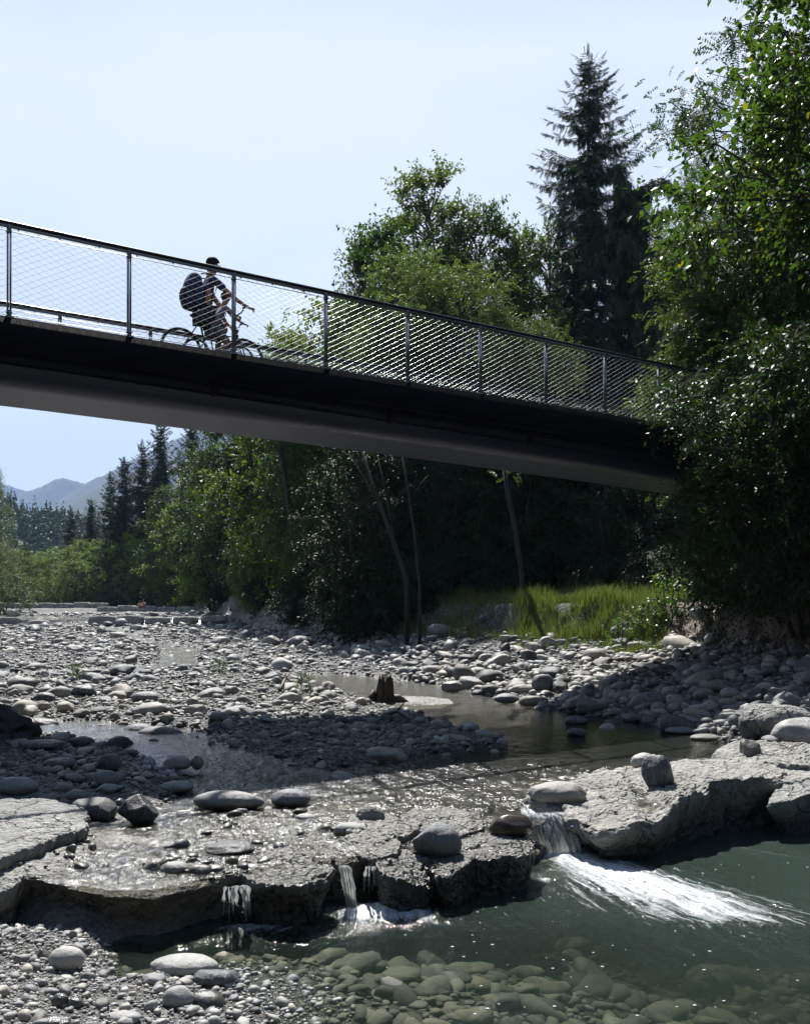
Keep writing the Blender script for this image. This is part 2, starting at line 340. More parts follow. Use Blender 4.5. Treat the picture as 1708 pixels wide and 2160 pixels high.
bb = t_.bsdf(Base_Color=gc, Roughness=t_.rng(wet, 0, 1, .8, .24)); t_.L(t_.bump(hh, .9, .035), bb.inputs['Normal']); M['bed'] = t_.done(bb.outputs[0])
NU = 820
u = np.linspace(-1, 1, NU); ux = .5*u+.5*u**3
vneg = -(np.linspace(0, 1, 230)[::-1]**1.5)*13-.03
nface = 26
vpos = [.03]
while vpos[-1] < 300: vpos.append(vpos[-1]+.016+.0052*vpos[-1])
vpos = np.array(vpos)
rows = []
def grid(v):
    hw = 9+np.maximum(0, v)*1.25
    X = hw[:, None]*ux[None, :]
    f = wlip(np.abs(v))[:, None]
    return X, (8+(yb(X)-8)*f)+v[:, None]
Xn, Yn = grid(vneg); Zn = Hpool(Xn, Yn)
Xp, Yp = grid(vpos); Zp = Htop(Xp, Yp)
lipd = vpos[:, None]; Zp = Zp-.05*np.exp(-lipd/.05)
# rounded, undercut face
tt = np.linspace(0, 1, nface+2)[1:-1]
Xf = np.repeat(Xp[:1], nface, 0); zt = Zp[0][None, :]; zb = Zn[-1][None, :]
Zf = zt+(zb-zt)*tt[::-1][:, None]
und = np.sin(np.pi*np.clip(tt[::-1], 0, 1)**.8)[:, None]
nf = fbm(Xf*3, Zf*4, None, 70, 4, .6); nf2 = fbm(Xf*14, Zf*16, None, 80, 3, .6)
Yf = Yn[-1][None, :]+(Yp[0]-Yn[-1])[None, :]*(1-tt[::-1][:, None])+und*(.17+.13*nf)+.05*nf2
X = np.concatenate([Xn, Xf, Xp]); Y = np.concatenate([Yn, Yf, Yp]); Z = np.concatenate([Zn, Zf, Zp])
NR = len(X); idx = np.arange(NR*NU).reshape(NR, NU)
Fq = np.stack([idx[:-1, :-1], idx[:-1, 1:], idx[1:, 1:], idx[1:, :-1]], -1).reshape(-1, 4)
wl = np.concatenate([np.full(Xn.shape, POOL), np.full(Xf.shape, POOL), WL(Xp, Yp)])
hn = .03*fbm(X*2, Y*2, None, 90, 3)
e = X-XB(Y); isl = np.concatenate([np.zeros(len(vneg)), np.zeros(nface), np.ones(len(vpos))])[:, None]
wetA = (1-ss(-.005, .06, Z-wl+hn)); wetA[len(vneg):len(vneg)+nface] = .75
nn = fbm(X*.9, Y*.9, None, 95, 4)
greenA = isl*np.maximum(ss(.3, 1.3, e+.8*nn), ss(1.5, 4, XL(Y)-X+nn))
dirtA = isl*ss(-.1, .4, e+.25*nn)*(1-ss(1.5, 2.2, e))*ss(5.3, 6.6, X-.0*Y)*(1-ss(26, 29, Y))
greenA = greenA*(1-dirtA)
rockA = np.concatenate([.0*np.ones(Xn.shape), np.ones(Xf.shape), (1-ss(.25, 3.2, vpos[:, None]+0*Xp+1.2*fbm(Xp*1.5, Yp*1.5, None, 97, 3)))])
Vt = np.stack([X, Y, Z], -1).reshape(-1, 3)
# near the ledge lip, roughen like conglomerate
m_ = rockA.ravel(); Vt[:, 2] += m_*isl.repeat(NU, 1).ravel()*.012*fbm(Vt[:, 0]*22, Vt[:, 1]*22, None, 101, 2)
bed_me = mesh_np('riverbed', Vt, Fq, M['bed'], True, {'wet': wetA, 'green': greenA, 'dirt': dirtA, 'rock': rockA})
link('riverbed', bed_me, kind='structure')
# the land beyond: one sheet to the horizon
Vg = []; 
gx = np.linspace(-5000, 5000, 60); gy = np.concatenate([np.linspace(-400, 5450, 59)])
GX, GY = np.meshgrid(gx, gy); GZ = np.full(GX.shape, -3.0)+2.5*ss(320, 500, GY)
ii = np.arange(GX.size).reshape(GX.shape)
link('ground', mesh_np('ground', np.stack([GX, GY, GZ], -1).reshape(-1, 3), np.stack([ii[:-1, :-1], ii[:-1, 1:], ii[1:, 1:], ii[1:, :-1]], -1).reshape(-1, 4), mat_plain('meadow', (.05, .07, .025), .9, 0, .3, .01, 0)), kind='structure')
# ------------------------------------------------------------------ water
def water_mat(name, deepcol, shallow, bumps, rough=.06, spark=1.0):
    t = NT(name); p = t.pos(); dep = t.att('depth'); flow = t.att('flow'); foam = t.att('foam')
    mpn = t.N('ShaderNodeMapping', {'Scale': (1.0, .55, 1.0)}); t.L(p, mpn.inputs[0]); q = mpn.outputs[0]
    n1 = t.noise(bumps[0], 3, .5, q, .8); n2 = t.noise(bumps[1], 4, .6, q, 1.2); n3 = t.noise(bumps[2], 3, .6, p, .6)
    h = t.math('ADD', t.math('MULTIPLY', n1, 1.0), t.math('ADD', t.math('MULTIPLY', n2, .45), t.math('MULTIPLY', n3, .16)))
    bn = t.N('ShaderNodeBump', {'Distance': .20, 'Height': h, 'Strength': t.rng(flow, 0, 1, .03, .34)}).outputs[0]
    fr = t.N('ShaderNodeFresnel', {'IOR': 1.33}); t.L(bn, fr.inputs['Normal'])
    gl = t.N('ShaderNodeBsdfGlossy', {'Color': (1, 1, 1, 1), 'Roughness': rough}); t.L(bn, gl.inputs['Normal'])
    tr = t.N('ShaderNodeBsdfTransparent', {'Color': t.mix(t.rng(dep, 0, .6), (*shallow, 1), tuple(v*.72 for v in deepcol[1])+(1,))})
    df = t.N('ShaderNodeBsdfDiffuse', {'Color': (*deepcol[0], 1)})
    body = t.N('ShaderNodeMixShader', {0: t.rng(dep, .0, deepcol[2], deepcol[3], .93), 1: tr.outputs[0], 2: df.outputs[0]})
    s1 = t.N('ShaderNodeMixShader', {0: t.math('MULTIPLY', fr.outputs[0], spark), 1: body.outputs[0], 2: gl.outputs[0]})
    # foam: white bubbles in streaks along the current
    fm = t.N('ShaderNodeMapping', {'Scale': (1, 1, 1)}); t.L(t.N('ShaderNodeCombineXYZ', {0: t.att('fu'), 1: t.att('fv'), 2: 0.0}).outputs[0], fm.inputs[0])
    f1 = t.noise(3.2, 7, .72, fm.outputs[0], .9); f2 = t.noise(26, 3, .6, p)
    fa = t.math('ADD', t.math('MULTIPLY', f1, 1.3), t.math('MULTIPLY', f2, .25))
    ff = t.rng(t.math('ADD', fa, t.math('MULTIPLY', foam, .66)), 1.06, 1.62)
    ff = t.math('MULTIPLY', ff, t.rng(foam, 0, .12))
    fd = t.bsdf(Base_Color=(.86, .89, .92, 1), Roughness=.45); t.L(bn, fd.inputs['Normal'])
    s2 = t.N('ShaderNodeMixShader', {0: ff, 1: s1.outputs[0], 2: fd.outputs[0]})
    return t.done(s2.outputs[0])
M['stream'] = water_mat('stream_water', ((.012, .014, .012), (.5, .5, .42), 3.0, 0.0), (.90, .88, .80), (6, 17, 45), .16)
M['poolw'] = water_mat('pool_water', ((.046, .070, .058), (.58, .64, .52), 1.5, .10), (.86, .88, .80), (3.5, 11, 38), .07)
# upper stream surface
vw = [.0]
while vw[-1] < 130: vw.append(vw[-1]+.02+.007*vw[-1])
vw = np.array(vw); NW = 520; u2 = np.linspace(-1, 1, NW); ux2 = .5*u2+.5*u2**3
hw = 8.8+np.maximum(0, vw)*1.0; Xw = hw[:, None]*ux2[None, :]; Yw = (8+(yb(Xw)-8)*wlip(vw)[:, None])+vw[:, None]+.015
dR = dpoly(Xw, Yw, CH_R); dM = dpoly(Xw, Yw, CH_M); dL = dpoly(Xw, Yw, CH_L)
flow = np.clip(.5+.5*ss(12.2, 11.0, Yw)+.5*(1-ss(.3, 1.2, dL))*ss(11.5, 10.5, Yw), 0, 1)*(1-.85*(1-ss(.8, 1.8, dpoly(Xw, Yw, CH_R[2:7])))*ss(11.4, 12.3, Yw))
flow = np.clip(flow, .06, 1)
rip = fbm(Xw*4, Yw*3, None, 200, 4, .6)*.02+fbm(Xw*14, Yw*11, None, 210, 3, .6)*.010
Zw = WL(Xw, Yw)+rip*np.clip(flow, .1, 1)*np.clip(14/np.maximum(Yw, 1), .2, 1)
dw = np.exp(-np.hypot(Xw-1.3, Yw-8.9)/.3); Zw -= .10*dw
depth = np.maximum(WL(Xw, Yw)-Htop(Xw, Yw), 0)
foamU = 1.1*np.exp(-((Xw-1.3)/.22)**2-((Yw-9.05)/.30)**2)+.55*np.exp(-((Xw+.42)/.28)**2-((Yw-7.6)/.35)**2)+.55*np.exp(-((Xw+1.1)/.2)**2-((Yw-7.1)/.3)**2)
foamU += .5*np.exp(-((Xw+1.0)/.6)**2-((Yw-8.2)/.5)**2)+.35*np.exp(-((Xw+1.5)/.5)**2-((Yw-9.9)/.5)**2)
iw = np.arange(Xw.size).reshape(Xw.shape)
link('stream_water', mesh_np('stream_water', np.stack([Xw, Yw, Zw], -1).reshape(-1, 3), np.stack([iw[:-1, :-1], iw[:-1, 1:], iw[1:, 1:], iw[1:, :-1]], -1).reshape(-1, 4), M['stream'], True,
     {'depth': depth, 'flow': flow, 'foam': np.clip(foamU, 0, 1), 'fu': Xw*3, 'fv': Yw*1.0}), kind='structure')
# pool surface
px_ = np.linspace(-9, 9, 600); px_ = px_*.55+.45*px_**3/81; vv = -(np.linspace(0, 1, 420)[::-1]**1.25)*12+.30
XP = np.repeat(px_[None, :], len(vv), 0); YP = 8+(yb(XP)-8)*wlip(np.abs(vv))[:, None]+vv[:, None]
PL = [(1.42, 8.75), (1.62, 8.3), (1.85, 7.9), (2.05, 7.5), (2.35, 7.05), (2.6, 6.75)]      # path of the main jet across the pool
dj = dpoly(XP, YP, PL); along = np.clip((8.9-YP)/2.45, 0, 1)
sx = XP-np.interp(-YP, [-8.75, -8.3, -7.9, -7.5, -7.05, -6.75], [1.42, 1.62, 1.85, 2.05, 2.35, 2.6])
wj = .25+.42*along
foamP = (1.25-.85*along)*np.exp(-(dj/wj)**2)*(1-ss(.8, 1.0, along))
foamP += 1.15*np.exp(-((XP+.18)/.42)**2-((YP-6.98)/.22)**2)+.62*np.exp(-((XP+1.05)/.34)**2-((YP-6.66)/.13)**2)
foamP += .30*np.exp(-((XP-.4)/.9)**2-((YP-7.5)/.35)**2)+.16*np.exp(-((XP-1.5)/1.1)**2-((YP-7.2)/.9)**2)
foamP += .25*np.exp(-((XP-3.2)/.8)**2-((YP-8.6)/.35)**2)
flowP = np.clip(.10+1.1*np.exp(-(dj/.8)**2)+.9*np.exp(-((XP+.1)/.8)**2-((YP-7.0)/.5)**2)+.7*np.exp(-((XP+1.0)/.6)**2-((YP-6.6)/.4)**2)+.35*ss(-1.6, 0, YP-yb(XP)), 0, 1)
ZP = POOL+fbm(XP*2.3, YP*3.2, None, 220, 4, .55)*.016*flowP+fbm(XP*11, YP*9, None, 230, 3, .6)*.010*flowP+foamP*(.03+.03*fbm(XP*9, YP*9, None, 240, 3, .6))*.8
dp = np.maximum(POOL-Hpool(XP, YP), 0); dp = np.where(vv[:, None] > 0, 1.0, dp)
iq = np.arange(XP.size).reshape(XP.shape)
link('pool_water', mesh_np('pool_water', np.stack([XP, YP, ZP], -1).reshape(-1, 3), np.stack([iq[:-1, :-1], iq[:-1, 1:], iq[1:, 1:], iq[1:, :-1]], -1).reshape(-1, 4), M['poolw'], True,
     {'depth': dp, 'flow': flowP, 'foam': np.clip(foamP, 0, 1), 'fu': (sx/np.maximum(wj, .1))*2.0+XP*.8, 'fv': YP*.55}), kind='structure')
# bubbles drifting on the pool
nb = 130; bx = RS.uniform(-1.0, 3.6, nb); by = RS.uniform(5.2, 8.4, nb); k_ = by < yb(bx)-.25
bx, by = bx[k_], by[k_]; r_ = RS.uniform(.003, .009, len(bx)); sc_ = np.zeros((len(bx), 3, 3)); sc_[:, 0, 0] = r_*1.7; sc_[:, 1, 1] = r_; sc_[:, 2, 2] = r_*.6
bv, bf = stamp(*ICO[1], sc_, np.stack([bx, by, np.full(len(bx), POOL+.004)], 1))
link('foam_bubbles', mesh_np('foam_bubbles', bv, bf, mat_plain('bubble', (.8, .82, .84), .4, 0, .05, 3, 0), True), label='tiny white foam bubbles drifting on the green pool', cat='foam', kind='stuff')
# falling water sheets: a lip at the top, a curve out and down, thickness and strands
def fall_mat():
    t = NT('falling_water'); fu = t.att('fu'); fv = t.att('fv')
    v = t.N('ShaderNodeCombineXYZ', {0: t.math('MULTIPLY', fu, 16.0), 1: t.math('MULTIPLY', fv, .8), 2: 0.0}).outputs[0]
    n = t.noise(2.4, 5, .65, v, .4)
    df = t.bsdf(Base_Color=(.84, .87, .9, 1), Roughness=.3); t.L(t.bump(n, .8, .03), df.inputs['Normal'])
    tl = t.N('ShaderNodeBsdfTranslucent', {'Color': (.85, .88, .9, 1)})
    wh = t.N('ShaderNodeMixShader', {0: .4, 1: df.outputs[0], 2: tl.outputs[0]})
    tr = t.N('ShaderNodeBsdfTransparent', {'Color': (.85, .86, .82, 1)})
    gl = t.N('ShaderNodeBsdfGlossy', {'Roughness': .12}); t.L(t.bump(n, 1.0, .03), gl.inputs['Normal'])
    cl = t.N('ShaderNodeMixShader', {0: .10, 1: tr.outputs[0], 2: gl.outputs[0]})
    f = t.rng(t.math('ADD', n, t.math('MULTIPLY', t.att('wht'), .28)), .50, .80, .0, .92)
    f = t.math('MULTIPLY', f, t.att('edge'))
    return t.done(t.N('ShaderNodeMixShader', {0: f, 1: cl.outputs[0], 2: wh.outputs[0]}).outputs[0])
M['fall'] = fall_mat()
def fall(a, b, c, d, arc, label, th=.012, nu=40, nv=44, strands=9, sheet=True):
    """a, b: the ends of the lip; c, d: where they land"""
    a, b, c, d = (np.array(q, float) for q in (a, b, c, d)); V = []; A = {'fu': [], 'fv': [], 'wht': [], 'edge': []}
    for side in (0, 1):
        for j in range(nv):
            t = j/(nv-1)
            for i in range(nu):
                s_ = i/(nu-1); top = a+(b-a)*s_; bot = c+(d-c)*s_
                p = top+(bot-top)*t; p[2] = top[2]+(bot[2]-top[2])*(t**1.9 if arc > 0 else t)
                w = .5*vn(np.array(s_*9), np.array(t*1.3), None, 33)+.5*vn(np.array(s_*23), np.array(t*2.0), None, 34)
                p[1] -= float(w)*.028*t+side*(-th); p[0] += .01*float(w)*t
                V.append(p); A['fu'].append(s_*abs(b[0]-a[0])*14+a[0]*3); A['fv'].append(t*2); A['wht'].append(.25+.75*t); A['edge'].append(min(1, 5*s_, 5*(1-s_))*min(1, .35+3*t))
    n = nu*nv; F = []
    g = np.arange(n).reshape(nv, nu); q = np.stack([g[:-1, :-1], g[:-1, 1:], g[1:, 1:], g[1:, :-1]], -1).reshape(-1, 4)
    F = np.concatenate([q, (q+n)[:, ::-1]])
    V = list(V); F = F.tolist() if sheet else []; Fs = F
    rs = np.random.RandomState(int(abs(a[0])*1000) % 999); wd_ = abs(b[0]-a[0])
    for k in range(strands):
        s_ = (k+rs.uniform(.1, .9))/strands; top = a+(b-a)*s_; bot = c+(d-c)*np.clip(s_+rs.normal()*.10, -.05, 1.05); w = wd_*rs.uniform(.015, .07)+.002; ph = rs.uniform(0, 6); o = len(V); t0 = rs.uniform(0, .04); t1 = rs.uniform(.75, 1.02)
        for j in range(22):
            t = t0+(t1-t0)*j/21; p = top+(bot-top)*t; p[2] = top[2]+(bot[2]-top[2])*t**1.9; ww = w*(.3+1.3*math.sin(math.pi*min(1, .1+j/21*.85)))*(1+.4*math.sin(t*17+ph))
            p[1] -= .022+.012*math.sin(t*9+ph)
            for q, dy in ((-1, 0), (0, -.6), (1, 0), (0, .5)):
                V.append(p+np.array((q*ww, dy*ww*.6, 0))); A['fu'].append(s_*30+q*.3); A['fv'].append(t*2); A['wht'].append(1.3); A['edge'].append(1.0)
        for j in range(21):
            for q in range(4): Fs.append([o+j*4+q, o+j*4+(q+1) % 4, o+(j+1)*4+(q+1) % 4, o+(j+1)*4+q])
    nd = 26*strands//3
    for k in range(nd):
        s_ = rs.uniform(-.15, 1.15); t = rs.uniform(.3, 1)**.5; p = a+(b-a)*s_+(c+(d-c)*s_-a-(b-a)*s_)*t; p[2] = a[2]+(c[2]-a[2])*t**1.9+abs(rs.normal())*.02; p[1] -= rs.uniform(.0, .08); r = rs.uniform(.0012, .0035); o = len(V)
        for v in ((1, 0, 0), (-1, 0, 0), (0, 1, 0), (0, -1, 0), (0, 0, 1.6), (0, 0, -1.6)): V.append(p+np.array(v)*r); A['fu'].append(1); A['fv'].append(1); A['wht'].append(2); A['edge'].append(1.)
        for f in ((0, 2, 4, 4), (2, 1, 4, 4), (1, 3, 4, 4), (3, 0, 4, 4), (2, 0, 5, 5), (1, 2, 5, 5), (3, 1, 5, 5), (0, 3, 5, 5)): Fs.append([o+q for q in f[:3]])
    F4 = np.array([f for f in Fs if len(f) == 4]); F3 = np.array([f for f in Fs if len(f) == 3])
    return link('waterfall', mesh_np('waterfall', np.array(V), [F4, F3], M['fall'], True, A), label=label, cat='waterfall')
# ------------------------------------------------------------------ footbridge
BP = np.array((-5.01, 12.0, 0)); BD = np.array((.820, .5725, 0)); BD /= np.linalg.norm(BD); BN = np.array((-BD[1], BD[0], 0)); UZ = np.array((0, 0, 1.))
DECK = CZ+3.59; BW = 3.43; SP = 1.54
def bp(s, n, z): return BP+BD*s+BN*n+UZ*z
bridge = link('footbridge', None, loc=tuple(bp(4, BW/2, 4.6)), label='dark steel footbridge with cable-net railings crossing above the stream', cat='bridge')
def bpart(name, me, par=None, **k):
    o = link(name, me, **k); o.parent = par or bridge
    o.matrix_parent_inverse = Matrix.Identity(4)
    if par is None: o.location = -Vector(bridge.location)
    return o
S0, S1 = -16.0, 21.0
def sweep(prof, s0, s1, n=60):
    """prof(s) -> closed list of (n, z)"""
    V = []; ss_ = np.linspace(s0, s1, n)
    for s in ss_: V += [bp(s, a, b) for a, b in prof(s)]
    m = len(prof(0)); F = [(i*m+k, i*m+(k+1) % m, (i+1)*m+(k+1) % m, (i+1)*m+k) for i in range(n-1) for k in range(m)]
    F += [tuple(range(m-1, -1, -1)), tuple((n-1)*m+k for k in range(m))]; return V, F
def part_sweep(name, prof, mat, n=60, s0=S0, s1=S1):
    b = MB(); b.add(*sweep(prof, s0, s1, n)); return bpart(name, b.mesh(name, mat))
sag = lambda s: .0 if s < 0 else .012*s+.0006*s*s
part_sweep('deck', lambda s: [(-.05, DECK), (-.05, DECK-.07), (BW+.05, DECK-.07), (BW+.05, DECK)], M['steel_dark'])
part_sweep('edge_beam', lambda s: [(-.09, DECK-.02), (-.09, DECK-.40-sag(s)*.5), (-.06, DECK-.42-sag(s)*.5), (-.03, DECK-.40-sag(s)*.5), (-.055, DECK-.02)], M['steel_dark'])
part_sweep('edge_beam', lambda s: [(BW+.055, DECK-.02), (BW+.03, DECK-.40-sag(s)*.5), (BW+.06, DECK-.42-sag(s)*.5), (BW+.09, DECK-.40-sag(s)*.5), (BW+.09, DECK-.02)], M['steel_dark'])
zb_ = lambda s: CZ+3.055-sag(s)
dull(mat_plain('painted_steel_blue_black', (.005, .006, .014), .5, 0, .15, 2, .02))
part_sweep('side_web', lambda s: [(-.028, DECK-.38-sag(s)*.5), (.25, zb_(s)+.01), (.28, zb_(s)+.05), (.02, DECK-.3-sag(s)*.5)], bpy.data.materials['painted_steel_blue_black'])
part_sweep('side_web', lambda s: [(BW-.02, DECK-.3-sag(s)*.5), (BW-.52, zb_(s)+.05), (BW-.49, zb_(s)+.01), (BW+.028, DECK-.38-sag(s)*.5)], bpy.data.materials['painted_steel_blue_black'])
part_sweep('soffit', lambda s: [(.248, zb_(s)), (BW-.488, zb_(s)), (BW-.6, zb_(s)+.12), (.36, zb_(s)+.12)], M['steel_grey'], n=25)
for s in (-.25, 5.9, 13.9):       # welded plate seams of the soffit, standing 3 mm proud
    z = zb_(s)-.0015; b = MB(); b.box(bp(s, BW/2, z), BD*.012, BN*1.22, UZ*.0015); bpart('seam', b.mesh('seam', M['steel_grey']))
for s in np.arange(-12.6, 16, 1.54*2):
    b = MB(); s = s+.05; zt = DECK-.30; z0 = zb_(s)-.02
    p = [bp(s-.085, -.02, zt-.06), bp(s+.085, -.02, zt-.06), bp(s+.03, .23, z0+.02), bp(s-.03, .23, z0+.02)]; off = -BN*.07-UZ*.05
    V = p+[q+off*(.9 if i < 2 else .5) for i, q in enumerate(p)]
    b.add(V, [(0, 1, 2, 3), (7, 6, 5, 4), (0, 4, 5, 1), (1, 5, 6, 2), (2, 6, 7, 3), (3, 7, 4, 0)])
    bpart('rib', b.mesh('rib', M['steel_dark']))
RT = DECK+1.215
def railing(n, side):
    hz = lambda s: RT
    prof = lambda s: [(n+.03*math.cos(t), RT+.022*math.sin(t)) for t in np.linspace(0, 2*math.pi, 10, endpoint=False)]
    b = MB(); b.add(*sweep(prof, S0, S1, 30)); 
    o = bpart('handrail', b.mesh('handrail', M['railtop'], True))
    b = MB(); b.add(*sweep(lambda s: [(n-.014, RT-.026), (n-.014, RT-.062), (n+.014, RT-.062), (n+.014, RT-.026)], S0, S1, 30))
    for s in np.arange(S0+.2, S1, SP/3): b.box(bp(s, n, RT-.05), BD*.006, BN*.02, UZ*.03)
    bpart('rail_profile', b.mesh('rail_profile', M['rail']))
    b = MB()
    for z in (DECK+.045, RT-.105):
        b.tube([bp(S0, n, z), bp(S1, n, z)], .0055, 6)
    b.box(bp((S0+S1)/2, n, DECK+.016), BD*(S1-S0)/2, BN*.018, UZ*.006)
    bpart('edge_cable', b.mesh('edge_cable', M['rail']))
    for s in np.arange(-9*SP, 13.2*SP, SP):
        b = MB()
        for q in (-1, 1):
            b.box(bp(s+q*.017, n, DECK+.58), BD*.008, BN*.024, UZ*.565)
        b.box(bp(s, n, DECK+1.145), BD*.022, BN*.028, UZ*.045); b.box(bp(s, n, DECK+1.10), BD*.031, BN*.031, UZ*.009); b.box(bp(s, n, DECK+1.165), BD*.031, BN*.031, UZ*.009)
        b.box(bp(s, n, DECK+.06), BD*.024, BN*.029, UZ*.045); b.box(bp(s, n, DECK+.075), BD*.034, BN*.033, UZ*.009); b.box(bp(s, n, DECK+.012), BD*.05, BN*.045, UZ*.012)
        bpart('railing_post', b.mesh('railing_post', M['rail']))
    # rhombic cable net: two families of wires and the ferrules where they cross
    b = MB(); z0, z1_ = DECK+.045, RT-.06; h = z1_-z0; dw, dh = .0735, .041; run = h/dh*dw; r = .0016
    Vs = []; 
    for q in (-1, 1):
        for s in np.arange(S0, S1, dw*2):
            sa, sb = (s, s+run) if q > 0 else (s+run, s)
            A, B_ = bp(sa, n+q*.001, z0), bp(sb, n+q*.001, z1_)
            d = (B_-A)/np.linalg.norm(B_-A); e1 = BN*r; e2 = np.cross(d, BN)*r
            b.add([A+e1, A+e2, A-e1, A-e2, B_+e1, B_+e2, B_-e1, B_-e2], [(0, 1, 5, 4), (1, 2, 6, 5), (2, 3, 7, 6), (3, 0, 4, 7)])
    kp = []; rows_ = int(h/dh)
    for j in range(1, rows_, 1):
        st = S0+(j % 2)*dw
        kp += [bp(s, n, z0+j*dh) for s in np.arange(st, S1, dw*2)]
    kp = np.array(kp); PV = np.array([(1, 0, 0), (-1, 0, 0), (0, 1, 0), (0, -1, 0), (0, 0, 1), (0, 0, -1)], float); PF = np.array([(0, 2, 4), (2, 1, 4), (1, 3, 4), (3, 0, 4), (2, 0, 5), (1, 2, 5), (3, 1, 5), (0, 3, 5)])
    Mk = np.broadcast_to(np.diag((.0055, .0055, .0035)), (len(kp), 3, 3)); b.addn(*stamp(PV, PF, Mk, kp))
    bpart('cable_net', b.mesh('cable_net', M['cable']))
railing(.0, 1); railing(BW, -1)
b = MB(); c = bp(22.5, BW/2, DECK-2.6); b.box(c, BD*1.8, BN*2.2, UZ*2.5)
ab = link('bridge_abutment', b.mesh('bridge_abutment', M['concrete']), label='concrete abutment carrying the right end of the footbridge, deep in shade behind the shrubs', cat='abutment')
# ------------------------------------------------------------------ stones
def rock(seed, sub=3, ang=0.0, rough=.06, fr=1.6):
    rs = np.random.RandomState(seed); V, F = ICO[sub]; V = V.copy()
    k = int(5+9*ang)
    for _ in range(k):
        n = rdir(1, rs)[0]; d = rs.uniform(.62, .9) if ang > .3 else rs.uniform(.78, .95)
        ex = np.maximum(0, V@n-d)[:, None]; V = V-ex*n*(.97 if ang > .3 else .55)
    o = rs.uniform(0, 50, 3)
    nn = fbm(V[:, 0]*fr+o[0], V[:, 1]*fr+o[1], V[:, 2]*fr+o[2], seed, 4, .5)
    n2 = fbm(V[:, 0]*fr*4+o[0], V[:, 1]*fr*4+o[1], V[:, 2]*fr*4+o[2], seed+9, 3, .6)
    V = V*(1+rough*2.4*nn+rough*.55*n2*(1+ang))[:, None]
    return V, F
def ground_z(x, y):
    x = np.asarray(x, float); y = np.asarray(y, float)
    return np.where(y > yb(x)+.0, Htop(x, y), Hpool(x, y))
def z1(x, y): return float(ground_z(np.array([x]), np.array([y]))[0])
def hero(label, x0, x1, ytop, ybot, seed, z=None, ang=0.0, mat='stone', rough=.05, name='boulder', cat='boulder', group=None, dr=.75, tilt=0, sub=4, rz=None, sink=.18, dark=None, top=None, Yfix=None):
    """a stone from its place in the photograph: left, right, top and foot, standing on the ground at its own depth"""
    xc = (x0+x1)/2; zz = 0.0 if z is None else z
    for _ in range(4):
        g = G(xc, ybot, zz)
        if z is None: zz = z1(g.x, g.y)
    if Yfix: g = P(xc, ybot, Yfix); zz = g.z
    Yb = g.y; w = (x1-x0)/FPX*Yb; dpt = w*dr; Yc = Yb+dpt*.5
    hpx = (ybot-ytop)/FPX*Yc; down = (CZ-zz)/Yc
    h = max(hpx-dpt*down*.55, w*.22)
    V, F = rock(seed, sub, ang, rough)
    V = V/np.array([np.ptp(V[:, 0]), np.ptp(V[:, 1]), np.ptp(V[:, 2])])
    V = V-(V.max(0)+V.min(0))/2
    if rz is None: rz = 0
    V = V*np.array([w, dpt, h*(1+sink)])
    if tilt: c, s = math.cos(rad(tilt)), math.sin(rad(tilt)); V = V@np.array([[c, 0, s], [0, 1, 0], [-s, 0, c]])
    V[:, 2] += h*(1-sink)*.5
    X = (xc-CX)/FPX*Yc*(1.0)
    me = mesh_np(name, V, F, M[mat], True)
    return link(name, me, loc=(X, Yc, zz), label=label, cat=cat, group=group)
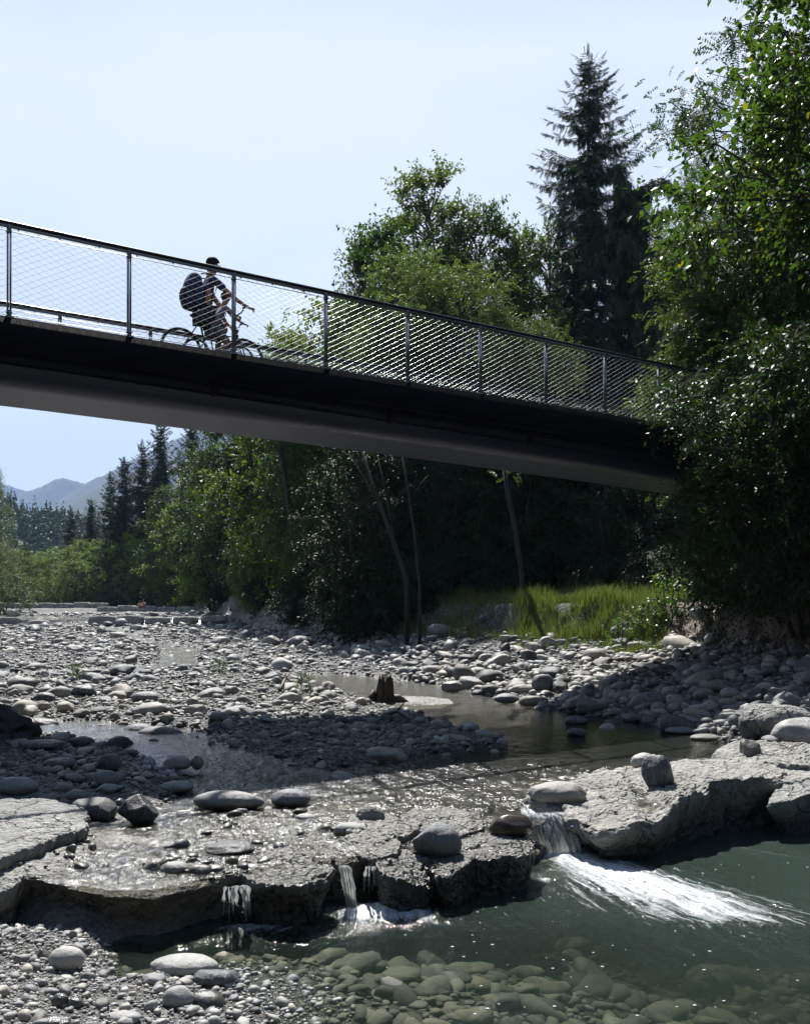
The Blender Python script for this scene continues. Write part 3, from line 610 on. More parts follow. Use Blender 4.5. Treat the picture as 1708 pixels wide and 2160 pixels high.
def slab(label, poly, thick, seed, name='rock_slab', rel=.035, under=.25, mat='slab', nr=46, na=230, top=None, lump=.05, bulge=0.0, cat='rock slab'):
    """a conglomerate slab: star-shaped outline in plan (world x, y, z of the rim), undercut foot, pebbly relief"""
    pl = np.array([list(p) for p in poly], float); c = pl.mean(0)
    angp = np.arctan2(pl[:, 1]-c[1], pl[:, 0]-c[0]); o = np.argsort(angp); angp = angp[o]; pl = pl[o]
    rr = np.hypot(pl[:, 0]-c[0], pl[:, 1]-c[1]); zz = pl[:, 2]
    a3 = np.concatenate([angp-2*np.pi, angp, angp+2*np.pi])
    th = np.linspace(-np.pi, np.pi, na, endpoint=False)
    R = np.interp(th, a3, np.tile(rr, 3)); Zr = np.interp(th, a3, np.tile(zz, 3))
    ker = np.hanning(19)/np.hanning(19).sum(); R = np.convolve(np.tile(R, 3), ker, 'same')[na:2*na]; Zr = np.convolve(np.tile(Zr, 3), ker, 'same')[na:2*na]
    R = R*(1+.05*vn(np.cos(th)*4+seed, np.sin(th)*4, None, seed)+.035*vn(np.cos(th)*13, np.sin(th)*13, None, seed+1))
    T = np.linspace(0, 1, nr)
    rings = []
    for t in T:
        if t < .55:
            q = (t/.55); r = q**.8*.97; dz = -.012*q**6-bulge*q**2
            z = c[2]*(1-q)+Zr*q+dz; rings.append(np.stack([c[0]+R*r*np.cos(th), c[1]+R*r*np.sin(th), z], 1))
        else:
            q = (t-.55)/.45; r = .97+.03*math.sin(min(1, q*6)*math.pi/2)-under*ss(.12, .75, q)*1.0; z = Zr-thick*q**1.15
            rings.append(np.stack([c[0]+R*r*np.cos(th), c[1]+R*r*np.sin(th), z], 1))
    V = np.concatenate(rings); n = fbm(V[:, 0]*2.6, V[:, 1]*2.6, V[:, 2]*3.2, seed+2, 4, .55)
    n = .65*n+.45*(.5-np.abs(fbm(V[:, 0]*3.7, V[:, 1]*3.7, V[:, 2]*9, seed+7, 3, .5))*2.2); n2 = fbm(V[:, 0]*11, V[:, 1]*11, V[:, 2]*11, seed+3, 3, .6); n3 = fbm(V[:, 0]*34, V[:, 1]*34, V[:, 2]*34, seed+4, 2, .6)
    D = V-np.array([c[0], c[1], c[2]-thick*.6]); D[:, 2] *= 2.2; D /= np.maximum(np.linalg.norm(D, axis=1, keepdims=True), 1e-6)
    D[:na*25] = D[:na*25]*np.array([.15, .15, 1])
    V = V+D*(lump*n+rel*n2+.012*n3)[:, None]
    if top is not None: V[:, 2] += top(V[:, 0], V[:, 1])*(V[:, 2] > Zr.min()-thick*.5)
    g = np.arange(nr*na).reshape(nr, na); g2 = np.roll(g, -1, 1)
    F = np.stack([g[:-1], g[1:], g2[1:], g2[:-1]], -1).reshape(-1, 4)[:, ::1]
    V0 = np.array([c[0], c[1], V[:na, 2].mean()]); V = V-np.array([c[0], c[1], 0])
    return link(name, mesh_np(name, V, F, M[mat], True), loc=(c[0], c[1], 0), label=label, cat=cat)
Gp = lambda x, y, z=0: tuple(G(x, y, z))
# -- the big slabs
slab('broad pale conglomerate slab with a flat sunlit top at the left edge of the stream', [Gp(-120, 1800, .20), Gp(-150, 1700, .20), Gp(-20, 1683, .19), Gp(90, 1684, .17), Gp(165, 1700, .16), Gp(178, 1728, .14), Gp(165, 1752, .13), Gp(110, 1765, .13), Gp(60, 1790, .13), Gp(20, 1800, .14), Gp(-60, 1830, .15)], .34, 31, under=.16, lump=.03, rel=.02)
slab('smaller pale conglomerate block below the flat left slab, above the pebble beach', [Gp(-60, 1885, .02), Gp(-60, 1795, .06), Gp(20, 1795, .04), Gp(42, 1815, .02), Gp(50, 1850, .0), Gp(30, 1868, -.01), Gp(0, 1880, .0)], .34, 37, under=.2, lump=.05)
slab('largest pale conglomerate slab, its dark face over the pool right of the main waterfall', [Gp(1125, 1688, .02), Gp(1185, 1700, .02), Gp(1226, 1735, -.02), Gp(1255, 1758, -.04), Gp(1315, 1740, .02), Gp(1370, 1722, .05), Gp(1430, 1680, .14), Gp(1490, 1655, .17), Gp(1560, 1646, .17), Gp(1640, 1642, .14), Gp(1660, 1628, .13), Gp(1620, 1604, .13), Gp(1520, 1598, .10), Gp(1400, 1606, .08), Gp(1300, 1618, .06), Gp(1200, 1648, .02)], .62, 41, under=.26, lump=.10, rel=.05, nr=90, na=520, top=lambda x, y: -.09*np.exp(-(dpoly(x, y, [tuple(Gp(1330, 1650)[:2]), tuple(Gp(1375, 1700)[:2]), tuple(Gp(1400, 1745)[:2])])/.12)**2))
slab('pale rock shelf at the right edge, continuing the largest slab above the pool', [Gp(1600, 1700, .0), Gp(1650, 1665, .05), Gp(1720, 1668, .05), Gp(1860, 1665, .08), Gp(1900, 1640, .1), Gp(1800, 1615, .08), Gp(1660, 1622, .05)], .60, 43, under=.24, lump=.06)
slab('long pebbly ridge of conglomerate behind the largest slab at the right edge', [Gp(1520, 1600, .06), Gp(1514, 1580, .1), Gp(1545, 1566, .18), Gp(1640, 1572, .2), Gp(1760, 1585, .22), Gp(1840, 1600, .2), Gp(1800, 1625, .12), Gp(1700, 1618, .12), Gp(1600, 1612, .10)], .40, 47, under=.06, lump=.08, rel=.035, bulge=-.04)
slab('dark-faced wet conglomerate block on the ledge left of the main waterfall', [Gp(888, 1800, -.03), Gp(905, 1840, -.08), Gp(950, 1855, -.10), Gp(990, 1815, -.05), Gp(1060, 1806, -.05), Gp(1128, 1800, -.05), Gp(1134, 1780, -.03), Gp(1090, 1758, 0), Gp(1000, 1752, .0), Gp(915, 1764, .0)], .50, 53, under=.22, lump=.05, rel=.03, mat='slab_wet', nr=60, na=300)
slab('flat pale conglomerate shelf on the ledge behind the smooth blue-grey boulder', [Gp(845, 1745, .03), Gp(850, 1718, .05), Gp(900, 1704, .06), Gp(1000, 1710, .05), Gp(1015, 1730, .04), Gp(1000, 1752, .02), Gp(930, 1765, .02)], .26, 59, under=.08, lump=.035, mat='slab_wet', nr=60, na=300)
slab('flat-topped conglomerate block between the left trickle and the twin waterfall', [Gp(532, 1856, -.02), Gp(520, 1815, .02), Gp(560, 1790, .05), Gp(620, 1786, .05), Gp(670, 1808, .03), Gp(700, 1838, -.02), Gp(600, 1872, -.04)], .36, 61, under=.22, lump=.05, mat='slab_wet', nr=60, na=300)
slab('low pale conglomerate tongue on the ledge beside the twin waterfall', [Gp(745, 1760, .03), Gp(735, 1735, .05), Gp(755, 1705, .07), Gp(800, 1715, .06), Gp(830, 1765, .05), Gp(835, 1800, .02), Gp(790, 1812, .0), Gp(745, 1795, .01)], .30, 67, under=.2, lump=.05, mat='slab_wet', nr=60, na=300)
slab('narrow rock lip in the notch of the ledge between the twin waterfall and the wet block', [Gp(828, 1850, -.06), Gp(820, 1802, .0), Gp(850, 1790, .0), Gp(885, 1830, -.07), Gp(908, 1862, -.14), Gp(880, 1872, -.16)], .38, 71, under=.2, lump=.06, mat='slab_wet', nr=60, na=300)
slab('flat sandy rock plate by the driftwood stump, awash in the channel', [Gp(800, 1485, .02), Gp(830, 1468, .05), Gp(905, 1470, .05), Gp(945, 1485, .03), Gp(930, 1494, .0), Gp(850, 1496, 0)], .16, 73, under=.06, lump=.03, nr=30, na=120)
# -- boulders one can point to
B = [
 ('long smooth rounded boulder lying across the stream in mid picture', 405, 560, 1667, 1712, 101, {'dr': .42, 'z': 0, 'rough': .03}),
 ('round pale boulder just right of the long smooth boulder', 570, 656, 1664, 1706, 102, {'z': 0, 'rough': .03}),
 ('dark squarish angular boulder between the flat left slab and the stream', 246, 334, 1674, 1742, 103, {'ang': .8, 'mat': 'dark_rock', 'z': 0}),
 ('smooth grey wedge-shaped boulder beside the flat left slab', 150, 244, 1684, 1741, 104, {'ang': .35, 'z': 0, 'rough': .04}),
 ('big rounded pale boulder at the left edge, behind the flat slab', -10, 81, 1638, 1682, 105, {'rough': .03}),
 ('small flat sunlit stone right below the bridge shadow', 495, 532, 1614, 1629, 106, {}),
 ('long dark whaleback boulder in the bridge shadow', 290, 386, 1532, 1562, 107, {'dr': .5, 'rough': .03}),
 ('broad dark low boulder in the bridge shadow right of midstream', 600, 708, 1590, 1618, 108, {'mat': 'dark_rock', 'ang': .5}),
 ('streaked angular boulder in shadow on the gravel bar', 768, 862, 1558, 1604, 109, {'ang': .9}),
 ('low smooth stone in the shaded water right of the gravel bar', 928, 988, 1549, 1570, 110, {'z': .0}),
 ('dome-shaped dark boulder standing in the shaded left channel', 205, 255, 1590, 1628, 111, {'z': .08, 'mat': 'dark_rock', 'ang': .2}),
 ('flat rounded boulder in the bridge shadow, left-hand of a close pair', 345, 402, 1595, 1625, 112, {'z': .05, 'rough': .03}),
 ('short rounded boulder in the bridge shadow, right-hand of a close pair', 402, 430, 1594, 1622, 113, {'z': .05}),
 ('broad dark sloping rock in the shadow at the left', 90, 165, 1598, 1630, 114, {'mat': 'dark_rock', 'ang': .3}),
 ('dark dome in the shaded left channel next to the driftwood log', 48, 138, 1553, 1580, 115, {'mat': 'dark_rock', 'ang': .2}),
 ('dark oval boulder in the shaded water left of the whaleback', 145, 200, 1555, 1580, 116, {'mat': 'dark_rock', 'rough': .03}),
 ('large dark speckled oval boulder on the left gravel', 47, 128, 1488, 1520, 117, {'mat': 'dark_rock', 'rough': .05, 'dr': .6}),
 ('pale hump boulder on the sunlit left gravel', 278, 352, 1482, 1512, 118, {'rough': .04, 'tilt': 8}),
 ('pale rounded boulder just at the upper edge of the bridge shadow', 262, 326, 1508, 1540, 119, {'rough': .04}),
 ('long pale flat-topped boulder on the sunlit left gravel', 275, 345, 1459, 1482, 120, {'dr': .6}),
 ('pale angular boulder with two bumps on the far left gravel', 16, 80, 1428, 1453, 121, {'ang': .3}),
 ('rounded boulder among the stones at far left', 108, 150, 1446, 1472, 122, {}),
 ('dark split boulder beside a rounded one at far left', 146, 205, 1443, 1470, 123, {'mat': 'dark_rock', 'ang': .7}),
 ('dark boulder low among the stones at far left', 70, 118, 1458, 1482, 124, {'mat': 'dark_rock', 'ang': .2}),
 ('blocky pale stone in the left foreground row, standing in water', 200, 252, 1650, 1672, 125, {'ang': .5}),
 ('round boulder with two small stones at its foot, in the riffle', 335, 408, 1648, 1676, 126, {'z': 0, 'ang': .1}),
 ('low oval boulder in the row before the shaded channel', 137, 185, 1665, 1690, 127, {'z': .05}),
 ('oval dark boulder by the pebbles left of midstream', 110, 154, 1646, 1668, 128, {}),
 ('sloping rough boulder in sun right of midstream', 690, 760, 1628, 1662, 129, {'ang': .5, 'tilt': -12}),
 ('small stacked stone beside the rough sloping boulder', 592, 626, 1635, 1660, 130, {'ang': .4}),
 ('bluish stone in the small heap before the gravel bar', 618, 648, 1652, 1674, 131, {}),
 ('pale stone on top of the small heap before the gravel bar', 580, 612, 1626, 1652, 132, {'ang': .3}),
 ('white angular boulder at the far edge of the channel', 1192, 1247, 1464, 1500, 133, {'ang': .7, 'mat': 'stone_dry', 'z': .05}),
 ('leaning oval boulder catching the sun above the white angular one', 1256, 1300, 1436, 1486, 134, {'tilt': -35, 'mat': 'stone_dry', 'dr': .9, 'sink': .1}),
 ('tall leaning pale boulder on the far gravel bank', 952, 1000, 1374, 1412, 135, {'tilt': -25, 'mat': 'stone_dry'}),
 ('big leaning slabby boulder on the right cobble bank', 1120, 1168, 1418, 1460, 136, {'tilt': -25, 'ang': .3}),
 ('round-topped boulder with a white vein in the right cobbles', 1040, 1095, 1462, 1484, 137, {'z': .05}),
 ('striped pale boulder at the far end of the channel', 930, 975, 1436, 1460, 138, {'ang': .5, 'z': .05}),
 ('flat stone awash in the channel, nearer of two', 1194, 1236, 1536, 1555, 139, {'z': 0}),
 ('dark low stone awash in the shaded channel', 1190, 1240, 1510, 1530, 140, {'z': 0, 'mat': 'dark_rock'}),
 ('long flat veined stone in the still water at right', 1402, 1466, 1533, 1551, 141, {'z': 0, 'rough': .02}),
 ('pale smooth fin-shaped stone in the still water at right', 1455, 1520, 1548, 1566, 142, {'z': 0, 'mat': 'stone_dry', 'rough': .02}),
 ('big rounded speckled boulder on the shaded right heap', 1590, 1670, 1428, 1500, 143, {'ang': .5, 'mat': 'stone_dry'}),
 ('bluish upright boulder leaning on the big speckled one', 1562, 1606, 1452, 1512, 144, {'ang': .5}),
 ('rough conical conglomerate boulder at the water, right', 1556, 1652, 1488, 1568, 145, {'ang': .6, 'mat': 'slab', 'dr': .9}),
 ('long lumpy conglomerate boulder lying up the right heap', 1560, 1760, 1452, 1535, 146, {'ang': .3, 'mat': 'slab', 'dr': .5, 'tilt': -14, 'rough': .09}),
 ('smooth pale boulder behind the conical one at the right edge', 1625, 1790, 1500, 1572, 147, {'ang': .2, 'mat': 'stone_dry', 'dr': .5}),
 ('dark oval stone half under water below the right heap', 1640, 1710, 1562, 1580, 148, {'z': 0, 'mat': 'dark_rock'}),
 ('dark blue boulder with a white vein sitting on the largest slab', 1350, 1422, 1590, 1648, 149, {'z': .13, 'ang': .6, 'mat': 'dark_rock', 'dr': .9, 'sink': .5, 'rough': .08}),
 ('pale rounded boulder behind the dark veined one on the largest slab', 1330, 1385, 1588, 1625, 150, {'z': .05, 'mat': 'stone_dry'}),
 ('grey whaleback boulder at the left tip of the largest slab', 1112, 1238, 1648, 1706, 151, {'z': -.02, 'ang': .2, 'dr': .6}),
 ('smooth blue-grey boulder jammed in the ledge left of the main waterfall', 868, 975, 1735, 1812, 152, {'z': -.04, 'ang': .35, 'dr': .7}),
 ('brown wet rounded rock in the gap beside the main waterfall', 1030, 1126, 1716, 1772, 153, {'z': -.03, 'mat': 'wet_brown', 'dr': .7}),
 ('white flat oval stone on the ledge near the twin waterfall', 704, 776, 1735, 1768, 154, {'z': -.02, 'mat': 'stone_dry', 'dr': .6, 'rough': .02}),
 ('rounded pebbly boulder at the top of the ledge tongue', 750, 812, 1699, 1742, 155, {'z': 0, 'mat': 'slab'}),
 ('pale stone under the thin water in mid ledge', 620, 668, 1716, 1738, 156, {'z': -.04, 'mat': 'stone_dry'}),
 ('dark jagged rock breaking the thin water on the ledge', 428, 540, 1778, 1812, 157, {'z': -.03, 'ang': .8, 'mat': 'dark_rock', 'dr': .8}),
 ('grey round boulder on the pebble beach at lower left', 102, 178, 1997, 2053, 158, {'mat': 'stone_dry', 'rough': .03}),
 ('flat white boulder with a hollow, at the edge of the pool', 316, 463, 2014, 2066, 159, {'mat': 'stone_dry', 'dr': .55, 'rough': .03, 'ang': .2}),
 ('domed boulder behind the flat white one at the pool edge', 338, 402, 1992, 2026, 160, {}),
 ('dark angular boulder touching the water beside the flat white one', 404, 503, 2044, 2088, 161, {'ang': .7, 'mat': 'dark_rock', 'z': -.35, 'dr': .6}),
 ('egg-shaped pale boulder at the water line, lower left', 343, 410, 2080, 2132, 162, {'mat': 'stone_dry', 'rough': .02}),
 ('large pale boulder half sunk in the pool at the bottom edge', 388, 478, 2090, 2156, 163, {'mat': 'stone', 'rough': .02, 'z': -.40}),
 ('small white stone left of the flat white boulder', 299, 351, 2054, 2082, 164, {'mat': 'stone_dry'}),
 ('flat white oval stone on the pebbles at the bottom edge', 221, 299, 2134, 2162, 165, {'mat': 'stone_dry', 'dr': .5, 'rough': .02}),
 ('bluish angular stone left of the grey round boulder', 69, 108, 2001, 2031, 166, {'ang': .6}),
 ('small white angular stone on the beach at far lower left', 20, 48, 2012, 2035, 167, {'ang': .5, 'mat': 'stone_dry'}),
 ('grey stone pair on the pebbles near the bottom left, left one', 108, 145, 2096, 2128, 168, {'ang': .6}),
 ('grey stone pair on the pebbles near the bottom left, right one', 140, 175, 2105, 2130, 169, {'ang': .5}),
 ('dark flat stone at the very bottom left of the beach', 85, 150, 2144, 2172, 170, {'dr': .7}),
 ('pale flat stone tucked under the ledge foot at lower left', 145, 163, 1962, 1982, 171, {'mat': 'stone_dry'}),
 ('flat square stone at the right foot of the grassy bank', 1512, 1548, 1354, 1380, 172, {'ang': .6, 'mat': 'stone_dry'}),
 ('pale rounded boulder set in the bare earth of the right bank', 1450, 1500, 1280, 1306, 173, {'Yfix': 22.3, 'mat': 'stone_dry'}),
 ('flat white boulder below the long weir wall in the distance', 274, 301, 1318, 1331, 174, {'mat': 'stone_dry', 'ang': .5}),
 ('large block of masonry in the rubble at the foot of the dark wood', 783, 840, 1324, 1352, 175, {'ang': .9, 'z': .5}),
 ('pale boulder left of the masonry block at the foot of the dark wood', 625, 650, 1358, 1376, 176, {'mat': 'stone_dry'}),
]
M['wet_brown'] = mat_plain('wet_brown_rock', (.055, .042, .03), .16, 0, .5, 9, .5)
for lab, a, b, c, d, sd_, kw in B: hero(lab, a, b, c, d, sd_, **kw)
# -- repeats: cobbles and boulders of the riverbed. The 290 largest in the picture are things, the rest is one mass
protoV = [rock(300+i, 3, [0, .3, .5, .4, .9, .1, .6, .8, .35, .7][i], .075) for i in range(10)]
small = [rock(340+i, 2, [.35, .8, .5, 1.0, .6, .9][i], .09) for i in range(6)]
tiny = [rock(360+i, 1, [.4, .8, .5, 1.0][i], .08) for i in range(4)]
flatd = lambda n: RS.uniform(.45, .85, n)
def scatter(n, y0, y1, rmin, rmax, pw, k=.56, seed=0, ref=12.0, grow=.8):
    rs = np.random.RandomState(seed); y = np.exp(rs.uniform(np.log(y0), np.log(y1), n)); x = rs.uniform(-k, k, n)*y
    r = (rmin**-pw+(rmax**-pw-rmin**-pw)*rs.uniform(0, 1, n))**(-1/pw)
    r = r*np.clip((y/ref), .5, 30)**grow; return x, y, r
def keep(x, y, r, dens):
    on = (y > yb(x)+.12); g = ground_z(x, y); w = np.where(on, WL(x, y), POOL); dep = w-g
    ok = (x < XB(y)+.25) & (x > XL(y)-.5)
    ok &= ~(on & (dep > r*.9+.02) & (dpoly(x, y, CH_R) < 1.5))
    ok &= (RS.uniform(size=len(x)) < np.where(dep > 0, .35, 1.0))
    led = on & (y < 10.0) & (x > -2.3) & (x < 1.2); ok &= ~(led & (RS.uniform(size=len(x)) < dens)); ok &= ~(led & (r > .07))
    ok &= ~((x > 1.1) & (y < 11.2) & on & (x < 5))             # the big slab lies here
    ok &= ~((x < -2.35) & (y > yb(x)) & (y < 9.55)&(x > -7))
    ok &= ~((~on) & (dep > .5)); ok &= ~((~on) & (y > yb(x)-.25)); ok &= ~((y > 66) & (y < 67.5))
    return ok
big = [scatter(2600, 9.4, 75, .055, .24, 2.1, .50, 1, grow=.55), scatter(1100, 14, 60, .08, .34, 1.6, .5, 2, grow=.55)]
x, y, r = (np.concatenate(q) for q in zip(*big))
bank = (x-XA(y) > -.3) & (x < XB(y)+.3)
ok = keep(x, y, r, .9) & ((np.arange(len(x)) < 2600) | bank) & ~((r > .2*np.clip(y/12, .6, 9)**.8) & ~bank & (y < 20))
ok &= ~((np.hypot((x+1.0)/2.2, (y-13)/1.2) < 1) & (r > .11))
x, y, r = x[ok], y[ok], r[ok]
px = CX+x/y*FPX; py = HY+(CZ-.1)/y*FPX
vis = (px > -20) & (px < 1730); app = np.where(vis, r/y, 0)
order = np.argsort(-app); top, rest = order[:225], order[225:]
me_ind = []
for i, (V, F) in enumerate(protoV):
    me_ind.append({m: mesh_np('river_stone', V*np.array([1, .8, .62]), F, M[m], True) for m in ('stone', 'dark_rock', 'stone_dry')})
ZN = []
def zone(xx, yy):
    d = xx-XA(yy)
    if d > -.2: return ('the far right cobble bank' if yy > 26 else 'the shaded right cobble bank' if xx > 4.3 else 'the cobble bank beyond the channel')
    if yy > 40: return 'the gravel below the far weir'
    if yy > 22: return 'the distant gravel before the left trees'
    if yy > 15.4: return 'the sunlit gravel beyond the bridge shadow'
    if yy > 11.3: return 'the bed within the bridge shadow' if xx < 1.2 else 'the bed of the channel in shadow'
    return 'the bed just in front of the bridge shadow'
mats_ = ['stone', 'stone', 'stone', 'dark_rock', 'stone_dry', 'stone_dry']
for n_, i in enumerate(top):
    k = RS.randint(10); mt = mats_[RS.randint(6)]; o_z = zone(x[i], y[i])
    tone = {'stone': 'grey', 'dark_rock': 'dark', 'stone_dry': 'pale'}[mt]; shp = 'angular' if [0, .3, .5, .4, .9, .1, .6, .8, .35, .7][k] > .45 else 'rounded'
    szr = r[i]/y[i]*FPX; sz = 'large' if szr > 26 else 'medium-sized' if szr > 15 else 'small'
    lab = '%s %s %s stone on %s' % (sz, tone, shp, o_z)
    o = bpy.data.objects.new('river_stone', me_ind[k][mt]); COL.objects.link(o)
    s = r[i]; g = z1(x[i], y[i]); o.location = (x[i], y[i], g+s*.22); o.scale = (s*RS.uniform(.95, 1.3), s*RS.uniform(.9, 1.15), s*RS.uniform(.7, 1.15))
    o.rotation_euler = (RS.uniform(-.2, .2), RS.uniform(-.25, .25), RS.uniform(0, 6.28)); tag(o, lab, 'stone', 'stones on '+o_z)
def mass(name, label, x, y, r, protos, mat, cat, fl=(.38, .95), lift=.25, bed=None):
    Vs, Fs, off = [], [], 0; kk = RS.randint(len(protos), size=len(x)); g = ground_z(x, y)
    for k, (PV, PF) in enumerate(protos):
        s = np.where(kk == k)[0]
        if not len(s): continue
        a = RS.uniform(0, 6.28, len(s)); ti = RS.uniform(-.4, .4, len(s)); c, sn = np.cos(a), np.sin(a); Mx = np.zeros((len(s), 3, 3))
        Mx[:, 0, 0] = c; Mx[:, 0, 1] = -sn; Mx[:, 1, 0] = sn; Mx[:, 1, 1] = c; Mx[:, 2, 2] = 1
        Tm = np.zeros_like(Mx); Tm[:, 0, 0] = np.cos(ti); Tm[:, 0, 2] = np.sin(ti); Tm[:, 2, 0] = -np.sin(ti); Tm[:, 2, 2] = np.cos(ti); Tm[:, 1, 1] = 1
        sc = np.stack([r[s]*RS.uniform(.95, 1.4, len(s)), r[s]*RS.uniform(.75, 1, len(s)), r[s]*RS.uniform(*fl, len(s))], 1)
        Mx = np.einsum('mij,mjk->mik', Mx, Tm)*sc[:, None, :]
        V, F = stamp(PV, PF, Mx, np.stack([x[s], y[s], g[s]+r[s]*lift], 1)); Vs.append(V); Fs.append(F+off); off += len(V)
    return link(name, mesh_np(name, np.concatenate(Vs), np.concatenate(Fs), M[mat], True), label=label, cat=cat, kind='stuff')
cx_, cy_, cr_ = scatter(24000, 7.2, 85, .022, .13, 2.3, .53, 7, grow=.55)
ok = keep(cx_, cy_, cr_, .75); cx_, cy_, cr_ = cx_[ok], cy_[ok], cr_[ok]
bx2, by2, br2 = scatter(9000, 13, 60, .045, .20, 2.0, .53, 8, grow=.55)
ok = keep(bx2, by2, br2, .8) & (bx2-XA(by2) > -.4); bx2, by2, br2 = bx2[ok], by2[ok], br2[ok]
mass('cobbles', 'grey river cobbles covering the gravel bars and the right bank', np.concatenate([cx_, bx2, x[rest]]), np.concatenate([cy_, by2, y[rest]]), np.concatenate([cr_, br2, r[rest]]), small, 'cobble', 'cobbles')
tx, ty, tr_ = scatter(70000, 7.0, 50, .009, .035, 1.8, .5, 9, ref=11, grow=.8)
ok = keep(tx, ty, tr_, .6); tx, ty, tr_ = tx[ok], ty[ok], tr_[ok]
mass('gravel', 'fine grey gravel filling between the stones of the stream bed', tx, ty, tr_, tiny, 'cobble', 'gravel')
# beach at lower left and the stones on the pool bottom
rs = np.random.RandomState(12); n = 16000; ex = rs.uniform(-3.3, .1, n); ey = rs.uniform(4.6, 6.7, n); er = (.0055**-1.8+(.032**-1.8-.0055**-1.8)*rs.uniform(0, 1, n))**(-1/1.8)
ok = (ey < yb(ex)-.02) & (Hpool(ex, ey) > POOL-.04); mass('beach_pebbles', 'small grey pebbles of the beach at the lower left', ex[ok], ey[ok], er[ok], tiny, 'cobble_low', 'pebbles', lift=.3)
n = 420; ex = rs.uniform(-3.3, .1, n); ey = rs.uniform(4.8, 6.6, n); er = rs.uniform(.018, .05, n)
ok = (ey < yb(ex)-.08) & (Hpool(ex, ey) > POOL-.03); mass('beach_stones', 'fist-sized stones strewn over the pebble beach at lower left', ex[ok], ey[ok], er[ok], small, 'cobble_low', 'stones', lift=.25)
n = 4600; ex = rs.uniform(-1.8, 4.2, n); ey = rs.uniform(4.6, 8.0, n); er = (.025**-1.7+(.17**-1.7-.025**-1.7)*rs.uniform(0, 1, n))**(-1/1.7)
ok = (ey < yb(ex)-.15) & (POOL-Hpool(ex, ey) > er*.62) ; mass('pool_stones', 'stones lying on the bottom of the green pool', ex[ok], ey[ok], er[ok], small, 'cobble_bed', 'stones', fl=(.35, .6), lift=.15)
rs = np.random.RandomState(15)
def patch(cx, cy, sx, sy, n): return rs.normal(cx, sx, n), rs.normal(cy, sy, n)
LP = [patch(-1.3, 7.15, .45, .10, 170), patch(-.9, 7.6, .5, .25, 120), patch(-2.1, 7.3, .5, .3, 160), patch(-.2, 8.0, .5, .2, 110), patch(-1.6, 8.6, .5, .5, 130), patch(.6, 8.7, .4, .2, 80), patch(-2.2, 9.6, .5, .4, 160), patch(-.3, 10.2, .5, .4, 110), patch(.3, 9.4, .3, .3, 60), patch(-1.4, 6.85, .5, .05, 120)]
lx = np.concatenate([q[0] for q in LP]); ly = np.concatenate([q[1] for q in LP]); lr = (.010**-1.5+(.07**-1.5-.010**-1.5)*rs.uniform(0, 1, len(lx)))**(-1/1.5); ok = ly > yb(lx)+.05
mass('ledge_rubble', 'wet dark pebbles and broken stones lodged on the rock ledge', lx[ok], ly[ok], lr[ok]*1.15, small, 'rubble', 'pebbles', fl=(.6, .95), lift=.35)
# -- the falls
fall(Gp(1112, 1716, .0), Gp(1190, 1712, .0), Gp(1130, 1806, POOL), Gp(1228, 1806, POOL), 1, 'main waterfall, a broad white chute pouring between the wet block and the largest slab', .02, strands=16)
fall(Gp(712, 1826, -.0), Gp(734, 1826, -.0), Gp(728, 1918, POOL), Gp(752, 1918, POOL), 1, 'thin bright waterfall, left strand of the pair falling beside the conglomerate tongue', strands=5)
fall(Gp(772, 1828, -.02), Gp(796, 1826, -.02), Gp(766, 1898, POOL), Gp(808, 1896, POOL), 1, 'short veil waterfall, right strand of the pair beside the conglomerate tongue', strands=5, sheet=False)
fall(Gp(476, 1872, -.0), Gp(522, 1866, -.0), Gp(474, 1945, POOL), Gp(528, 1948, POOL), 1, 'narrow trickle of a waterfall over the dark ledge at left', strands=8, sheet=False)
# ------------------------------------------------------------------ driftwood
def stump():
    t = link('driftwood_stump', None, sc=.88, loc=tuple(G(808, 1484, .0)), label='splintered brown driftwood stump standing upright in the gravel', cat='stump')
    n = 40; m = 26; V = []
    for j in range(m):
        q = j/(m-1)
        for i in range(n):
            a = 2*math.pi*i/n; sp = .55+.5*float(vn(np.array(a*2.2), np.array(1.), None, 5))
            zz = q*(.50+.16*sp+.10*math.sin(a*5)); rr = .17*(1-.35*q)*(1+.28*float(vn(np.array(math.cos(a)*3), np.array(math.sin(a)*3), np.array(q*1.2), 6))+.14*math.sin(a*9+q*2))
            V.append((rr*math.cos(a)*1.15+.05*q, rr*math.sin(a), zz-.06))
    g = np.arange(n*m).reshape(m, n); g2 = np.roll(g, -1, 1); F = np.stack([g[:-1], g2[:-1], g2[1:], g[1:]], -1).reshape(-1, 4)
    V = np.array(V); V = np.concatenate([V, [[.04, 0, .30]]]); tri = np.stack([g[-1], g2[-1], np.full(n, n*m)], -1)
    link('trunk', mesh_np('trunk', V, [F, tri], M['wood_wet'], True), t)
    b = MB()
    b.tube([(-.30, .0, -.05), (-.25, 0, .14), (-.20, .02, .30)], [.13, .09, .03], 9); b.tube([(.1, 0, .10), (.34, -.02, .10), (.55, .03, .0)], [.12, .10, .04], 9); b.tube([(-.1, -.08, .0), (-.02, -.12, .22), (.02, -.10, .42)], [.07, .06, .015], 7)
    link('root', b.mesh('root', M['wood_wet'], True), t)
stump()
def driftlog():
    V, F = rock(777, 5, .5, .11, 1.5); V = V*np.array([.95, .5, .37])
    V[:, 2] += .05*np.sin(V[:, 1]*26+3*V[:, 0]); V[:, 1] += .03*np.sin(V[:, 2]*40)
    g = G(-40, 1585, .05)
    o = link('driftwood_log', mesh_np('driftwood_log', V, F, M['wood_dark'], True), loc=(g.x-.35, g.y+.3, .22), label='charred black driftwood log end lying at the left edge in shadow', cat='log')
M['wood_dark'] = mat_plain('dark_wet_wood', (.022, .018, .015), .55, 0, .6, 9, 1.0)
driftlog()
